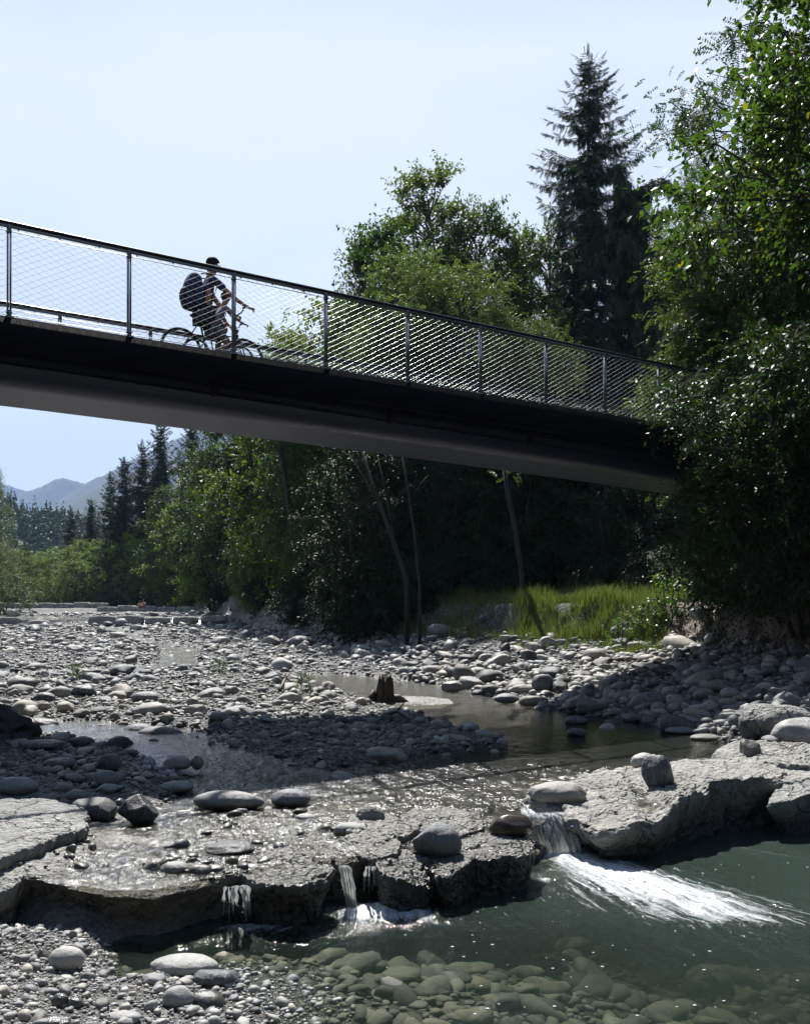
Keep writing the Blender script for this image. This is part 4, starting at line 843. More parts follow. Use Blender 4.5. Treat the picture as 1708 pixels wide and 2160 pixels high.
for (a, b_, lb) in ((G(525, 1428, .12), G(590, 1436, .12), 'bent dark branch lying on the distant gravel'), (G(590, 1470, .12), G(610, 1440, .14), 'thin bare twig sticking up from the gravel'), (G(810, 1517, .1), G(865, 1528, .08), 'pale stick lying by the stump')):
    m_ = MB(); p0, p1 = np.array(a), np.array(b_); p0[2] = z1(p0[0], p0[1])+.06; p1[2] = z1(p1[0], p1[1])+.08; mid = (p0+p1)/2+np.array((0, .05, .09)); m_.tube([p0, mid, p1], [.035, .03, .012], 7)
    m_.tube([mid, mid+np.array((.12, 0, .14))], [.02, .006], 6); link('branch', m_.mesh('branch', M['wood_wet'], True), label=lb, cat='branch')
# ------------------------------------------------------------------ weirs across the stream in the distance
def weir(pts, h, seed, label, dpth=.7):
    b = MB(); rs = np.random.RandomState(seed)
    for (x0, y0), (x1, y1) in zip(pts[:-1], pts[1:]):
        L_ = math.hypot(x1-x0, y1-y0); n = max(1, int(L_/1.7)); d = np.array(((x1-x0)/L_, (y1-y0)/L_, 0)); nn = np.array((-d[1], d[0], 0))
        for k in range(n):
            c = np.array((x0, y0, 0))+d*(k+.5)*L_/n; hh = h*rs.uniform(.88, 1.1); V, F = ICO[3]; Vb = V/np.abs(V).max(1, keepdims=True)**.88
            Vb = Vb*np.array([L_/n*.5*rs.uniform(.96, 1.02), dpth*rs.uniform(.9, 1.1)*.5, hh*.5+.25])
            Vb = Vb*(1+.05*fbm(V[:, 0]*2+k, V[:, 1]*2, V[:, 2]*2, seed, 3))[:, None]
            Vw = c+Vb[:, :1]*d+Vb[:, 1:2]*nn+Vb[:, 2:3]*np.array((0, 0, 1)); z0 = float(Htop(np.array([c[0]]), np.array([c[1]-1.5]))[0]); Vw[:, 2] += z0-.25+hh*.5
            b.addn(Vw, F)
    return link('weir_wall', b.mesh('weir_wall', M['concrete'], True), label=label, cat='weir')
weir([(-22.2, 66.6), (-12.5, 67.0), (-9.5, 67.3)], .66, 3, 'nearer long low weir wall of grey blocks across the stream')
weir([(-33, 66.2), (-26.8, 66.5)], .50, 4, 'broken low wall blocks left of the nearer weir', .6)
weir([(-26.4, 66.5), (-24.9, 66.5)], .42, 9, 'short weir block standing alone in the gap left of the nearer weir', .6)
weir([(-30, 92.5), (-18.5, 92.8)], .60, 5, 'farther low weir wall of grey blocks before the seated bathers')
weir([(-50, 97), (-30.5, 97.5)], .55, 6, 'farthest thin weir wall at the left under the trees')
# ------------------------------------------------------------------ vegetation
LEAF = (np.array([(0, 0, 0), (.26, .42, .06), (0, 1, -.06), (-.26, .42, .06)], float), np.array([(0, 1, 2, 3)]))
NARROW = (np.array([(0, 0, 0), (.10, .45, .02), (0, 1, -.08), (-.10, .45, .02)], float), np.array([(0, 1, 2, 3)]))
OVAL = (np.array([(0, 0, 0), (.24, .25, .05), (.27, .55, .04), (0, 1, -.10), (-.27, .55, .04), (-.24, .25, .05)], float), np.array([(0, 1, 2, 5), (5, 2, 3, 4)]))
def frond(n=7, lw=.075, ll=.20):
    V, F = [], []
    z = lambda t: -.28*t*t
    for k in range(n):
        t = .18+.78*k/(n-1); w = ll*(1-.35*abs(2*k/(n-1)-1)**2); tl = .05*math.sin(k*2.7+n)
        for q in (-1, 1):
            o = len(V); V += [(0, t, z(t)), (q*w*.5, t+.05-lw/2, z(t)+.02+tl*q), (q*w, t+.09, z(t)-.035-tl), (q*w*.5, t+.05+lw/2, z(t)+.02-tl*q)]; F.append((o, o+1, o+2, o+3))
    o = len(V); V += [(0, .95, z(.95)), (lw*.5, 1.03, z(1)), (0, 1.12, z(1.1)), (-lw*.5, 1.03, z(1))]; F.append((o, o+1, o+2, o+3))
    return np.array(V), np.array(F)
FROND = frond(6, .10, .24); FROND_BIG = frond(7, .095, .24)
def twigspray(n=7):
    """hanging spruce twig: short needle-covered side shoots along an axis"""
    V, F = [], []
    for k in range(n):
        t = k/n; l = .30*(1-.6*t)
        for q in (-1, 1):
            o = len(V); a = q*l; V += [(0, t, 0), (a*.5, t+.10, .03*q), (a, t+.30, -.05), (a*.42, t+.20, -.02)]; F.append((o, o+1, o+2, o+3))
    o = len(V); V += [(0, 0, 0), (.045, .5, 0), (0, 1.15, 0), (-.045, .5, 0)]; F.append((o, o+1, o+2, o+3))
    return np.array(V), np.array(F)
SPRAY = twigspray()
def path(a, b, sag_, n=5, rs=RS, wob=.04):
    a, b = np.array(a, float), np.array(b, float); L_ = np.linalg.norm(b-a)
    return [a+(b-a)*t+np.array((0, 0, sag_*L_*4*t*(1-t)))+rs.normal(size=3)*wob*L_*(0 < t < 1) for t in np.linspace(0, 1, n)]
def broad(seed, H, R, zb, ncl, rc, ntw, nlf, lf, mat, bark, leaf=LEAF, droop=.15, prof=None, tr=.22, lean=(0, 0), stems=1, skew=None, up=.25, flat=.75, wood=True):
    """broadleaf tree or bush: clumps on limbs, twigs in each clump, single leaves along each twig"""
    rs = np.random.RandomState(seed); prof = prof or (lambda t: math.sin(math.pi*min(1, max(0, t))**.75)**.6+.08)
    wd = MB(); C_ = []
    for k in range(ncl):
        t = (k+rs.uniform())/ncl; a = k*2.4+rs.uniform(-.7, .7); q = rs.uniform(.15, 1)**.55
        r = R*prof(t)*q*rs.uniform(.75, 1.12); c = np.array((r*math.cos(a)+lean[0]*t, r*math.sin(a)+lean[1]*t, zb+(H-zb)*t*(.97-.10*q)))
        if skew: c = skew(c)
        C_.append(c)
    C_ = np.array(C_)
    for s_ in range(stems):
        ang = 6.28*s_/max(1, stems)+.4; off = 0 if stems == 1 else .12*R
        tp = np.array((lean[0]*.8+off*3*math.cos(ang), lean[1]*.8+off*3*math.sin(ang), H*.86)); ba = np.array((off*math.cos(ang), off*math.sin(ang), -.5))
        pts = path(ba, tp, 0, 8, rs, .012); wd.tube(pts, [tr/stems**.5*(1-.9*i/7)+.012 for i in range(8)], 8)
    for c in C_:
        t0 = max(.1, (c[2]-.28*math.hypot(c[0], c[1])-R*.15)/H); t0 = min(t0, .84); b0 = np.array((lean[0]*.8*t0/.86, lean[1]*.8*t0/.86, t0*H))
        wd.tube(path(b0, c, .06, 5, rs, .04), [tr*.30*(1-t0*.7), tr*.22, tr*.16, tr*.1, .012], 5)
    n = ncl*ntw; ci = np.repeat(np.arange(ncl), ntw); cc = C_[ci]
    out_ = cc-np.array((0, 0, zb+(H-zb)*.4)); out_ /= np.maximum(np.linalg.norm(out_, axis=1, keepdims=True), 1e-6)
    d = rdir(n, rs)*1.0+out_*.55+np.array((0, 0, up)); d[:, 2] *= flat; d /= np.linalg.norm(d, axis=1, keepdims=True)
    L_ = rc*rs.uniform(.45, 1.15, n)*(.8+.5*rs.uniform(size=ncl)[ci])
    if wood:
        for i in range(0, n, 2):
            wd.tube([cc[i], cc[i]+d[i]*L_[i]*.6, cc[i]+d[i]*L_[i]-np.array((0, 0, droop*L_[i]))], [.012, .008, .003], 3, caps=False)
    m = n*nlf; ti = np.repeat(np.arange(n), nlf); t = np.tile(np.linspace(.18, 1, nlf), n)+rs.uniform(-.06, .06, m)
    pos = cc[ti]+d[ti]*(L_[ti]*t)[:, None]+rs.normal(size=(m, 3))*lf*.35; pos[:, 2] -= droop*L_[ti]*t*t
    ld = d[ti]*.5+rdir(m, rs)*.75; ld[:, 2] -= .35; S_ = lf*rs.uniform(.65, 1.25, m)
    Mx = frames(ld, rs.normal(size=m)*.6)*S_[:, None, None]
    V, F = stamp(leaf[0], leaf[1], Mx, pos)
    return mesh_np('crown', V, F, M[mat]), wd.mesh('trunk', M[bark], True)
def spruce(seed, H, R, z0=.08, dens=1.0, spray=.55, lv=.36, tw=18, mat='lf_spruce', gap=0.0, ragged=.25):
    rs = np.random.RandomState(seed); wd = MB(); wd.tube([(0, 0, -.6), (0, 0, H*.5), (.03, 0, H)], [H*.0115, H*.007, .012], 9)
    PB, PD, PL_ = [], [], []; z = z0*H
    while z < H*.985:
        f = 1-(z/H); nb = max(3, int(rs.randint(4, 7)*dens))
        for k in range(nb):
            a = rs.uniform(0, 6.283); L_ = (R*(f**.72)*rs.uniform(1-ragged*1.6, 1+ragged)+.12)*(1 if rs.uniform() > gap else .35)
            dz = -.20*min(1, f*3)+.45*(1-f)**4; e = np.array((math.cos(a), math.sin(a), dz))
            pt = lambda t: np.array((0, 0, z))+e*L_*t+np.array((0, 0, .20*L_*(t**2.2)-.10*L_*math.sin(math.pi*t)*min(1, f*2)))
            if f > .05: wd.tube([pt(0), pt(.5), pt(.98)], [.022+.018*L_/R*R*.25, .018, .005], 4, caps=False)
            nt_ = max(4, int(tw*L_/R*1.2+4))
            for t in np.linspace(.12, 1, nt_):
                for q in (-1, 1):
                    PB.append(pt(t)); side = np.array((-e[1], e[0], 0))*q
                    hang = rs.uniform(.5, 1.25) if t < .85 else .2
                    PD.append(e*.35*t+side*rs.uniform(.25, .75)+np.array((0, 0, -hang*min(1, f*2.5+.15)))+rs.normal(size=3)*.12); PL_.append(spray*(1-.55*t)*rs.uniform(.6, 1.35)*min(1, .35+L_/R*1.3))
            PB.append(pt(1)); PD.append(e+np.array((0, 0, .5))); PL_.append(spray*.6)
        z += lv*rs.uniform(.75, 1.25)*(.55+.45*f)
    PB, PD, PL_ = np.array(PB), np.array(PD), np.array(PL_)
    PB = np.concatenate([PB, [[0, 0, H-.3]]]); PD = np.concatenate([PD, [[0, 0, 1.]]]); PL_ = np.append(PL_, .7)
    Mx = frames(PD, rs.uniform(0, 3.14, len(PD)))*PL_[:, None, None]; V, F = stamp(SPRAY[0], SPRAY[1], Mx, PB)
    return mesh_np('crown', V, F, M[mat]), wd.mesh('trunk', M['bark'], True)
def make(kind, ms, loc, rz, sc, label, cat='tree', group=None):
    r = link(kind, None, loc=loc, rz=rz, sc=sc, label=label, cat=cat, group=group)
    link('trunk' if kind.endswith('tree') or kind in ('spruce',) else 'stem', ms[1], r); link('crown' if kind.endswith('tree') or kind == 'spruce' else 'foliage', ms[0], r); return r
def place(kind, ms, Hp, px, pyt, Y, label, rz=0, wx=1.0, cat='tree', group=None, z=None, dx=0):
    X = (px-CX)/FPX*Y; zt = CZ-(pyt-HY)/FPX*Y; zb = z1(X, Y) if z is None else z
    s = (zt-zb)/Hp; return make(kind, ms, (X+dx, Y, zb), rz, (s*wx, s*wx, s), label, cat, group)
sp_tall = spruce(1, 26, 4.9, z0=.14, dens=1.0, spray=.62, tw=30, lv=.48, ragged=.45)
sp_mid = spruce(2, 18, 3.6, z0=.05, spray=.75, tw=13, lv=.5, dens=1.1)
sp_thin = spruce(3, 18, 2.7, z0=.06, spray=.6, tw=11, lv=.5)
def round_prof(t): return math.sqrt(max(0, 1-(2*t-1)**2))**.8+.1
def tall_prof(t): return .35+.75*math.sin(math.pi*min(1, t)**.6)**.9
br_a = broad(11, 16, 4.6, 2.0, 115, 1.4, 15, 20, .20, 'lf_broad', 'bark', prof=tall_prof)
br_b = broad(12, 12, 4.4, .4, 100, 1.3, 15, 20, .20, 'lf_light', 'bark', prof=round_prof, stems=3)
br_c = broad(13, 20, 3.5, 3, 130, 1.15, 15, 18, .18, 'lf_light', 'bark', prof=lambda t: (.85-.55*t)+.25*math.sin(t*9)*.6+.1, droop=.05, up=.5)
rob = broad(14, 14, 3.9, 2.5, 95, 1.3, 11, 8, .40, 'lf_bright', 'bark', leaf=FROND, prof=round_prof, droop=.35)
wil = broad(15, 18, 3.8, 4, 120, 1.4, 14, 17, .21, 'lf_willow', 'bark', leaf=NARROW, prof=tall_prof, droop=.45)
dk = broad(16, 14, 4.6, .6, 110, 1.5, 14, 17, .25, 'lf_painted_shade', 'bark', prof=round_prof, stems=2)
bush = broad(17, 3.2, 1.9, .2, 30, .7, 12, 14, .10, 'lf_broad', 'bark', prof=round_prof, stems=4, tr=.05)
# above the bridge
place('spruce', sp_tall, 26, 1240, 108, 48, 'tallest spruce, its pointed top high above the footbridge', 0.3, 1.22)
place('broadleaf_tree', br_c, 20, 905, 318, 50, 'tall loose poplar-like tree whose top rises highest in the middle clump', 1.0, 1.0)
place('broadleaf_tree', br_a, 16, 815, 430, 47, 'leafy tree at the left side of the middle clump above the bridge', 2.0, .8)
place('broadleaf_tree', br_a, 16, 1010, 395, 47, 'rounded leafy tree at the right side of the middle clump above the bridge', 4.0, .72)
place('robinia_tree', rob, 14, 955, 530, 41, 'light green feathery robinia low in front of the middle clump, just over the handrail', .5, .95)
place('robinia_tree', rob, 14, 1100, 640, 40, 'smaller feathery robinia between the middle clump and the tall spruce', 2.5, .8)
place('robinia_tree', rob, 14, 870, 500, 43, 'upper left one of the three feathery robinias of the middle clump', 4.1, .85)
place('spruce', sp_thin, 18, 770, 520, 46, 'slim dark spruce edging the left of the middle clump', 1.4, 1.0)
place('spruce', sp_thin, 18, 1085, 530, 49, 'slim dark spruce between the middle clump and the tallest spruce', 2.4, 1.2)
place('broadleaf_tree', br_b, 12, 720, 615, 52, 'low rounded tree just left of the middle clump, over the handrail', .4, 1.0)
place('broadleaf_tree', br_b, 12, 1160, 430, 53, 'leafy tree half hidden behind the tallest spruce', 3.1, .55)
place('willow_tree', wil, 18, 1490, 300, 55, 'pale bluish willow seen between the dark spruces and the right tree', .8, .8)
place('broadleaf_tree', br_a, 16, 1450, 520, 44, 'dim leafy tree between the broken spruce and the right robinia', 3.6, .7)
# the spruce with the snapped crown: several leaders hung with curtains of twigs
def broken():
    rs = np.random.RandomState(91); wd = MB(); PB, PD, PL_ = [], [], []
    wd.tube([(0, 0, -1), (.1, 0, 9), (.0, 0, 19.2)], [.30, .24, .13], 10)
    arms = [((0, 0, 18.6), (1.9, 0, 19.5), (2.9, .2, 18.9)), ((0, 0, 18.8), (-.5, .2, 20.1), (-.8, .2, 20.2)), ((0, 0, 16.6), (1.4, -.5, 17.2), (2.2, -.6, 17.4)), ((0, 0, 15), (-1.6, .4, 15.3), (-2.3, .6, 14.9)), ((0, 0, 14), (2.2, .4, 14.2), (3.4, .6, 13.2)), ((0, 0, 12.4), (2.4, -.6, 12.4), (3.7, -.8, 11.4))]
    z = 4.0
    while z < 18.6:
        for k in range(4):
            a = rs.uniform(0, 6.28); L_ = rs.uniform(1.2, 3.2)*(1.12-z/30); arms.append(((0, 0, z), (L_*.6*math.cos(a), L_*.6*math.sin(a), z+.1), (L_*math.cos(a), L_*math.sin(a), z-.35)))
        z += rs.uniform(.35, .6)
    for A in arms:
        A = [np.array(q, float) for q in A]; wd.tube(A, [.07, .045, .012], 5)
        for t in np.linspace(.2, 1, 16):
            p = (A[0]*(1-t*2)+A[1]*t*2) if t < .5 else (A[1]*(2-2*t)+A[2]*(2*t-1))
            for q in range(4):
                PB.append(p+rs.normal(size=3)*.10); PD.append(np.array((0, 0, -1.3))+rs.normal(size=3)*.42); PL_.append(rs.uniform(.4, 1.15)*(1.15-.4*t))
            PB.append(p); PD.append(rs.normal(size=3)+np.array((0, 0, .6))); PL_.append(.35)
    PB, PD, PL_ = map(np.array, (PB, PD, PL_)); V, F = stamp(SPRAY[0], SPRAY[1], frames(PD, rs.uniform(0, 3, len(PD)))*PL_[:, None, None], PB)
    return mesh_np('crown', V, F, M['lf_spruce']), wd.mesh('trunk', M['bark'], True)
place('spruce', broken(), 20.4, 1328, 342, 44, 'dark spruce with a snapped crown and hanging twig curtains, right of the tallest one', 0, .95)
place('spruce', sp_mid, 18, 1185, 400, 51, 'bushy dark spruce close behind the left side of the tallest spruce', .2, .6)
place('spruce', sp_mid, 18, 1385, 470, 50, 'bushy dark spruce behind the snapped one', 1.2, .8)
# left row below the bridge, receding upstream
place('spruce', sp_mid, 18, 338, 893, 108, 'highest spruce of the left row, just under the bridge edge', .1, 1.1)
place('spruce', sp_mid, 18, 262, 970, 112, 'pointed spruce left of the highest one in the left row', 1.1, 1.2)
place('spruce', sp_thin, 18, 300, 935, 110, 'narrow spruce squeezed between the two pointed ones in the left row', 2.1, 1.2)
place('spruce', sp_mid, 18, 405, 880, 98, 'dark spruce whose top vanishes behind the bridge, left row', 3.1, .95)
place('spruce', sp_thin, 18, 192, 1050, 125, 'small dark spruce near the far end of the left row', .6, 1.3)
place('spruce', sp_thin, 18, 232, 1000, 120, 'thin spruce right of the small one at the far end of the left row', 2.6, 1.2)
place('spruce', sp_thin, 18, 150, 1075, 165, 'distant dark spruce over the far bushes', 2.2, 1.4)
place('broadleaf_tree', br_a, 16, 505, 745, 68, 'tall yellow-green tree rising behind the bridge, left of the middle', .0, .78)
place('broadleaf_tree', br_a, 16, 590, 735, 54, 'tall leafy tree whose twigs just show over the bridge deck', 1.9, .75)
place('broadleaf_tree', br_a, 16, 665, 800, 46, 'leafy tree under the bridge beside the long bare trunk', 4.1, .8)
place('broadleaf_tree', br_b, 12, 455, 1005, 80, 'light green bushy tree leaning over the stones in the left row', 2.2, 1.0)
place('broadleaf_tree', br_b, 12, 545, 1060, 58, 'low leafy tree at the water side, left of the dark wood', .3, .8)
place('broadleaf_tree', br_a, 16, 355, 1010, 101, 'pale rounded birch-like tree before the highest spruce', 1.3, .75)
place('broadleaf_tree', br_b, 12, 385, 1075, 98, 'bushy tree with shining leaf tips, fourth of the water-side row', 1.6, 1.05)
place('broadleaf_tree', br_b, 12, 305, 1105, 107, 'rounded water-side tree below the pointed spruces', .9, 1.0)
place('broadleaf_tree', br_b, 12, 240, 1125, 113, 'grey-green water-side tree below the narrow far spruces', 2.9, 1.05)
place('broadleaf_tree', br_b, 12, 180, 1130, 120, 'rounded tree over the far weir, second from the valley opening', .1, 1.1)
place('broadleaf_tree', br_b, 12, 120, 1150, 135, 'low tree over the far weir nearest the valley opening', 1.1, 1.2)
place('broadleaf_tree', br_b, 12, 75, 1165, 150, 'hazy low tree in the valley opening', 2.0, 1.3)
place('broadleaf_tree', br_b, 12, 160, 1175, 114, 'short leafy tree low beside the far weir', 3.4, 1.2)
place('robinia_tree', rob, 14, 655, 1075, 43, 'bright low robinia catching the sun at the foot of the dark wood', 2.0, .95)
place('shrub', bush, 3.2, 712, 1262, 40, 'bright small bush above the rubble heap', .6, .8, cat='shrub')
place('shrub', bush, 3.2, 610, 1275, 49, 'dark small bush at the foot of the left row', .6, 1.3, cat='shrub')
place('willow_tree', wil, 18, -18, 965, 62, 'drooping birch-like tree at the left edge of the picture', .3, .7)
place('shrub', bush, 3.2, 12, 1205, 70, 'pale shrub under the drooping tree at the left edge', 1.3, 1.2, cat='shrub')
place('broadleaf_tree', br_b, 12, -40, 1120, 74, 'dark green tree behind the pale shrub at the left edge', 1.3, 1.1)
place('broadleaf_tree', br_b, 12, 28, 1150, 120, 'far dim tree right of the drooping one at the left edge', 2.3, 1.2)
# dark wood below and behind the bridge
wood = [(770, 900, 36, 'b'), (860, 860, 40, 's'), (930, 900, 37, 'b'), (1010, 850, 41, 's'), (1090, 880, 37, 'b'), (1170, 860, 38, 'd'), (1260, 880, 36, 'd'), (1340, 840, 39, 's'), (1430, 900, 35, 'd'), (1530, 860, 34, 'd'), (1640, 820, 33, 'd'),
        (820, 760, 50, 'd'), (900, 740, 54, 'd'), (1000, 760, 52, 'd'), (1120, 740, 54, 'd'), (1220, 720, 56, 'd'), (1320, 730, 54, 'd'), (1420, 700, 52, 'd'), (1540, 640, 48, 'd'), (1660, 560, 44, 'd'),
        (700, 860, 56, 'd'), (620, 900, 60, 'd'), (540, 900, 68, 'd'), (470, 930, 82, 'd')]
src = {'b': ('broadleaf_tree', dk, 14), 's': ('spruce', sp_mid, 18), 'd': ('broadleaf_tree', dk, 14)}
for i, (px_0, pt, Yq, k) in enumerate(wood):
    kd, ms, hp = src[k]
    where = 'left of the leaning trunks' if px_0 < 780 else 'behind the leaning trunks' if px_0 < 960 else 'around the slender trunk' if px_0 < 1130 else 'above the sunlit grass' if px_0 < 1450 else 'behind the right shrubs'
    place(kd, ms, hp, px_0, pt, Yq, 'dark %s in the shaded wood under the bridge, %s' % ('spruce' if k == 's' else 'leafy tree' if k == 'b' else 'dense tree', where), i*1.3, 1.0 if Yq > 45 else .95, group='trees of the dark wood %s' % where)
# understorey shrubs fill the foot of the wood
ush = broad(19, 5, 3.0, .1, 52, 1.2, 14, 15, .22, 'lf_painted_shade', 'bark', prof=round_prof, stems=4, tr=.06)
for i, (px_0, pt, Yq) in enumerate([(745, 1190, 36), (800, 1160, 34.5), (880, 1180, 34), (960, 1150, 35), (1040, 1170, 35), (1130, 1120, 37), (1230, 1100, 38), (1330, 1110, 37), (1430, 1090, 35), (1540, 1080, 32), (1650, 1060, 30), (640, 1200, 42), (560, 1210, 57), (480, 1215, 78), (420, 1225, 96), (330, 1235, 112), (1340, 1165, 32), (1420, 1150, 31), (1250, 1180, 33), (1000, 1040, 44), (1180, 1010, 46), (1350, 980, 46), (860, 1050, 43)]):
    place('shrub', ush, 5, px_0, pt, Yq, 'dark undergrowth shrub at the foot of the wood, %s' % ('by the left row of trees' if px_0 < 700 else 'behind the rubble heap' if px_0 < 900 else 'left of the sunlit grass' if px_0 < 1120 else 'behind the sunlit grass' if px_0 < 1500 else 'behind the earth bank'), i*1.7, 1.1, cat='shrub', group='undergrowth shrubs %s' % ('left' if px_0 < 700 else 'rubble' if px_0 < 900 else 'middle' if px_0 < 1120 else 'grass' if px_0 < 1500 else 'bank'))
# bare trunks in the wood
def bare(pts, r0, r1, label, leafy=None, side=()):
    b = MB(); P_ = [np.array(P(*q)) for q in pts]; base = P_[0].copy(); base[2] = z1(base[0], base[1])-.3; P_ = [base]+P_; n = len(P_)
    b.tube(P_, [r0+(r1-r0)*i/(n-1) for i in range(n)], 8)
    for (a, c, r) in side: b.tube([np.array(P(*a)), (np.array(P(*a))+np.array(P(*c)))/2+np.array((0, 0, .12)), np.array(P(*c))], [r, r*.7, .006], 5)
    V = np.concatenate(b.V)-base; b.V = [V]; t = link('slender_tree', None, loc=tuple(base), label=label, cat='tree'); link('trunk', b.mesh('trunk', M['bark_pale'], True), t)
    if leafy is not None:
        c, rr, n = np.array(P(*leafy[0]))-base, leafy[1], leafy[2]; rs = np.random.RandomState(int(rr*100)); T = c+rs.normal(size=(n, 3))*rr*np.array((1, .6, .5)); D = rdir(n, rs); D[:, 2] -= .4
        V, F = stamp(FROND[0], FROND[1], frames(D, rs.normal(size=n)*.5)*.34, T); link('crown', mesh_np('crown', V, F, M['lf_bright']), t)
bare([(858, 1225, 31), (822, 1120, 31), (790, 1040, 31), (762, 945, 31)], .085, .03, 'pale leaning trunk, forked, in the shaded wood below the bridge', None, [((812, 1095, 31), (735, 955, 31), .03), ((835, 1160, 31), (795, 955, 31.5), .03)])
bare([(885, 1235, 30.5), (873, 1120, 30.5), (862, 1040, 30.5), (846, 950, 30.5)], .06, .025, 'thin leaning trunk just right of the forked one', None, [((866, 1060, 30.5), (905, 1000, 30.5), .018)])
bare([(1104, 1250, 30), (1097, 1190, 30), (1083, 1100, 30), (1070, 1040, 30), (1063, 985, 30)], .09, .06, 'slender dark trunk with one bright leafy sprig at its top, under the bridge', ((1076, 1002, 30), .20, 9))
bare([(622, 1170, 45), (612, 1090, 45), (600, 1000, 45), (588, 930, 45), (580, 860, 45)], .14, .09, 'long bare trunk rising in front of the bright leafy trees, left', None, [((601, 1010, 45), (560, 975, 45), .03)])
# right bank: robinia, large-leaved tree and the glossy shrubs over the end of the bridge
def lean_left(c): c = c.copy(); return c
rr = broad(21, 13.5, 4.2, 1.2, 230, 1.1, 12, 9, .34, 'lf_dark', 'bark', leaf=FROND_BIG, prof=lambda t: .75+.3*math.sin(t*7)*.5+.1, droop=.25, tr=.16)
make('robinia_tree', rr, (10.3, 21.5, 1.6), 0, (1, 1, 1), 'tall dark robinia filling the right edge, behind the large-leaved branches')
rr2 = broad(22, 9.6, 1.9, 3.9, 100, .95, 10, 8, .32, 'lf_bright', 'bark', leaf=FROND_BIG, prof=lambda t: .85+.2*math.sin(t*9), droop=.4, tr=.12)
make('robinia_tree', rr2, (7.9, 22.6, 1.8), .8, (1, 1, 1), 'bright robinia with long hanging fronds beside the right end of the bridge')
fr = broad(23, 15.0, 3.9, 6.6, 300, 1.0, 15, 15, .115, 'lf_front', 'bark', leaf=OVAL, prof=lambda t: .75+.35*math.sin(t*6.5+.6), droop=.18, tr=.2, flat=.6, skew=lambda c: np.array((max(c[0], -3.5), c[1], c[2])))
make('broadleaf_tree', fr, (7.7, 12.8, .6), .2, (1, 1, 1), 'large-leaved tree overhanging from the upper right corner')
gs = broad(24, 4.6, 2.3, .1, 150, .72, 14, 14, .095, 'lf_dark', 'bark', leaf=LEAF, prof=lambda t: .8+.25*math.sin(t*8), droop=.2, tr=.09, stems=4, lean=(-1.3, 0))
make('shrub', gs, (7.9, 18.6, 1.75), .4, (1, 1, 1), 'glossy dark-leaved shrub hiding the right end of the bridge', 'shrub')
make('shrub', gs, (9.6, 18.2, 1.9), .5, (1.1, 1.1, 1.1), 'glossy dark-leaved shrub at the right edge above the earth bank', 'shrub')
make('shrub', gs, (8.9, 21.8, 1.9), .2, (1.05, 1.05, 1.0), 'darker shrub in deep shade behind the two glossy ones', 'shrub')
# plants on the bank
tw_ = broad(25, 1.1, .5, .1, 10, .28, 9, 9, .075, 'weed', 'bark', prof=round_prof, stems=3, tr=.012)
for i, (a, b_, s, lb) in enumerate([(1400, 1345, 1.0, 'leafy weed hanging on the bare earth, nearest the boulder'), (1352, 1352, .9, 'leafy weed on the pebbly slope below the grass, middle one'), (1300, 1350, .7, 'small leafy weed low on the slope, left one'), (1480, 1330, .9, 'leafy bramble over the earth bank under the shrubs'), (1540, 1300, .8, 'dark bramble hanging above the undercut at right')]):
    X_ = (a-CX)/FPX*25.0; make('weed', tw_, (X_, 24.3, z1(X_, 24.3)-.05), i, (s*1.2, s*1.2, s*1.1), lb, 'plant')
for i, (g_, lb) in enumerate([(G(465, 1408+20, .15), 'small green seedling on the sunlit gravel'), (G(160, 1443, .15), 'tiny green seedling among the left stones'), (G(640, 1470, .1), 'small seedling near the thin twig on the gravel')]):
    make('seedling', tw_, (g_.x, g_.y, z1(g_.x, g_.y)), i, (.38, .38, .38), lb, 'plant')
def grass(name, label, n, fx, seed, h0=.14, h1=.42, w=.016):
    rs = np.random.RandomState(seed); x, y = fx(n, rs); hh = rs.uniform(h0, h1, len(x))*(1+1.1*fbm(x*1.4, y*1.4, None, seed, 3)); g = Htop(x, y)
    PV = np.array([(-.5, 0, 0), (.5, 0, 0), (.35, .10, .55), (-.35, .10, .55), (.06, .38, 1), (-.06, .38, 1)]); PF = np.array([(0, 1, 2, 3), (3, 2, 4, 5)])
    a = rs.uniform(0, 6.28, len(x)); c, s = np.cos(a), np.sin(a); Mx = np.zeros((len(x), 3, 3)); b = hh*rs.uniform(.5, 1.6, len(x))
    Mx[:, 0, 0] = c*w; Mx[:, 1, 0] = s*w; Mx[:, 0, 1] = -s*b; Mx[:, 1, 1] = c*b; Mx[:, 2, 2] = hh
    V, F = stamp(PV, PF, Mx, np.stack([x, y, g-.02], 1)); return link(name, mesh_np(name, V, F, M['grass']), label=label, cat='grass', kind='stuff')
def reg(n, rs):
    y = rs.uniform(23.0, 37, n); x = XB(y)+rs.uniform(-.5, 6.5, n)*np.where(rs.uniform(size=n) < .5, .4, 1); px = CX+x/y*FPX
    cl = fbm(x*1.3, y*1.3, None, 66, 3); ok = (px > 1095) & (px < 1700) & (cl > -.3) & ~((px > 1400) & (x-XB(y) < 1.9)); return x[ok], y[ok]
grass('grass', 'tall sunlit grass on top of the right bank', 52000, reg, 71)
def reg2(n, rs):
    y = rs.uniform(26, 42, n); x = XB(y)+rs.uniform(-.6, 3.2, n); px = CX+x/y*FPX; ok = (px > 840) & (px < 1130); return x[ok], y[ok]
grass('grass', 'shaded dark grass on the bank left of the sunlit patch', 16000, reg2, 72, .2, .45)
def reg3(n, rs):
    y = rs.uniform(21, 29, n); x = XB(y)+rs.uniform(-1.8, -.2, n); px = CX+x/y*FPX; cl = fbm(x*1.7, y*1.7, None, 67, 3); ok = (px > 1080) & (px < 1450) & (cl > .08); return x[ok], y[ok]
grass('grass', 'thin grass creeping down onto the cobbles below the bank', 9000, reg3, 73, .08, .25)
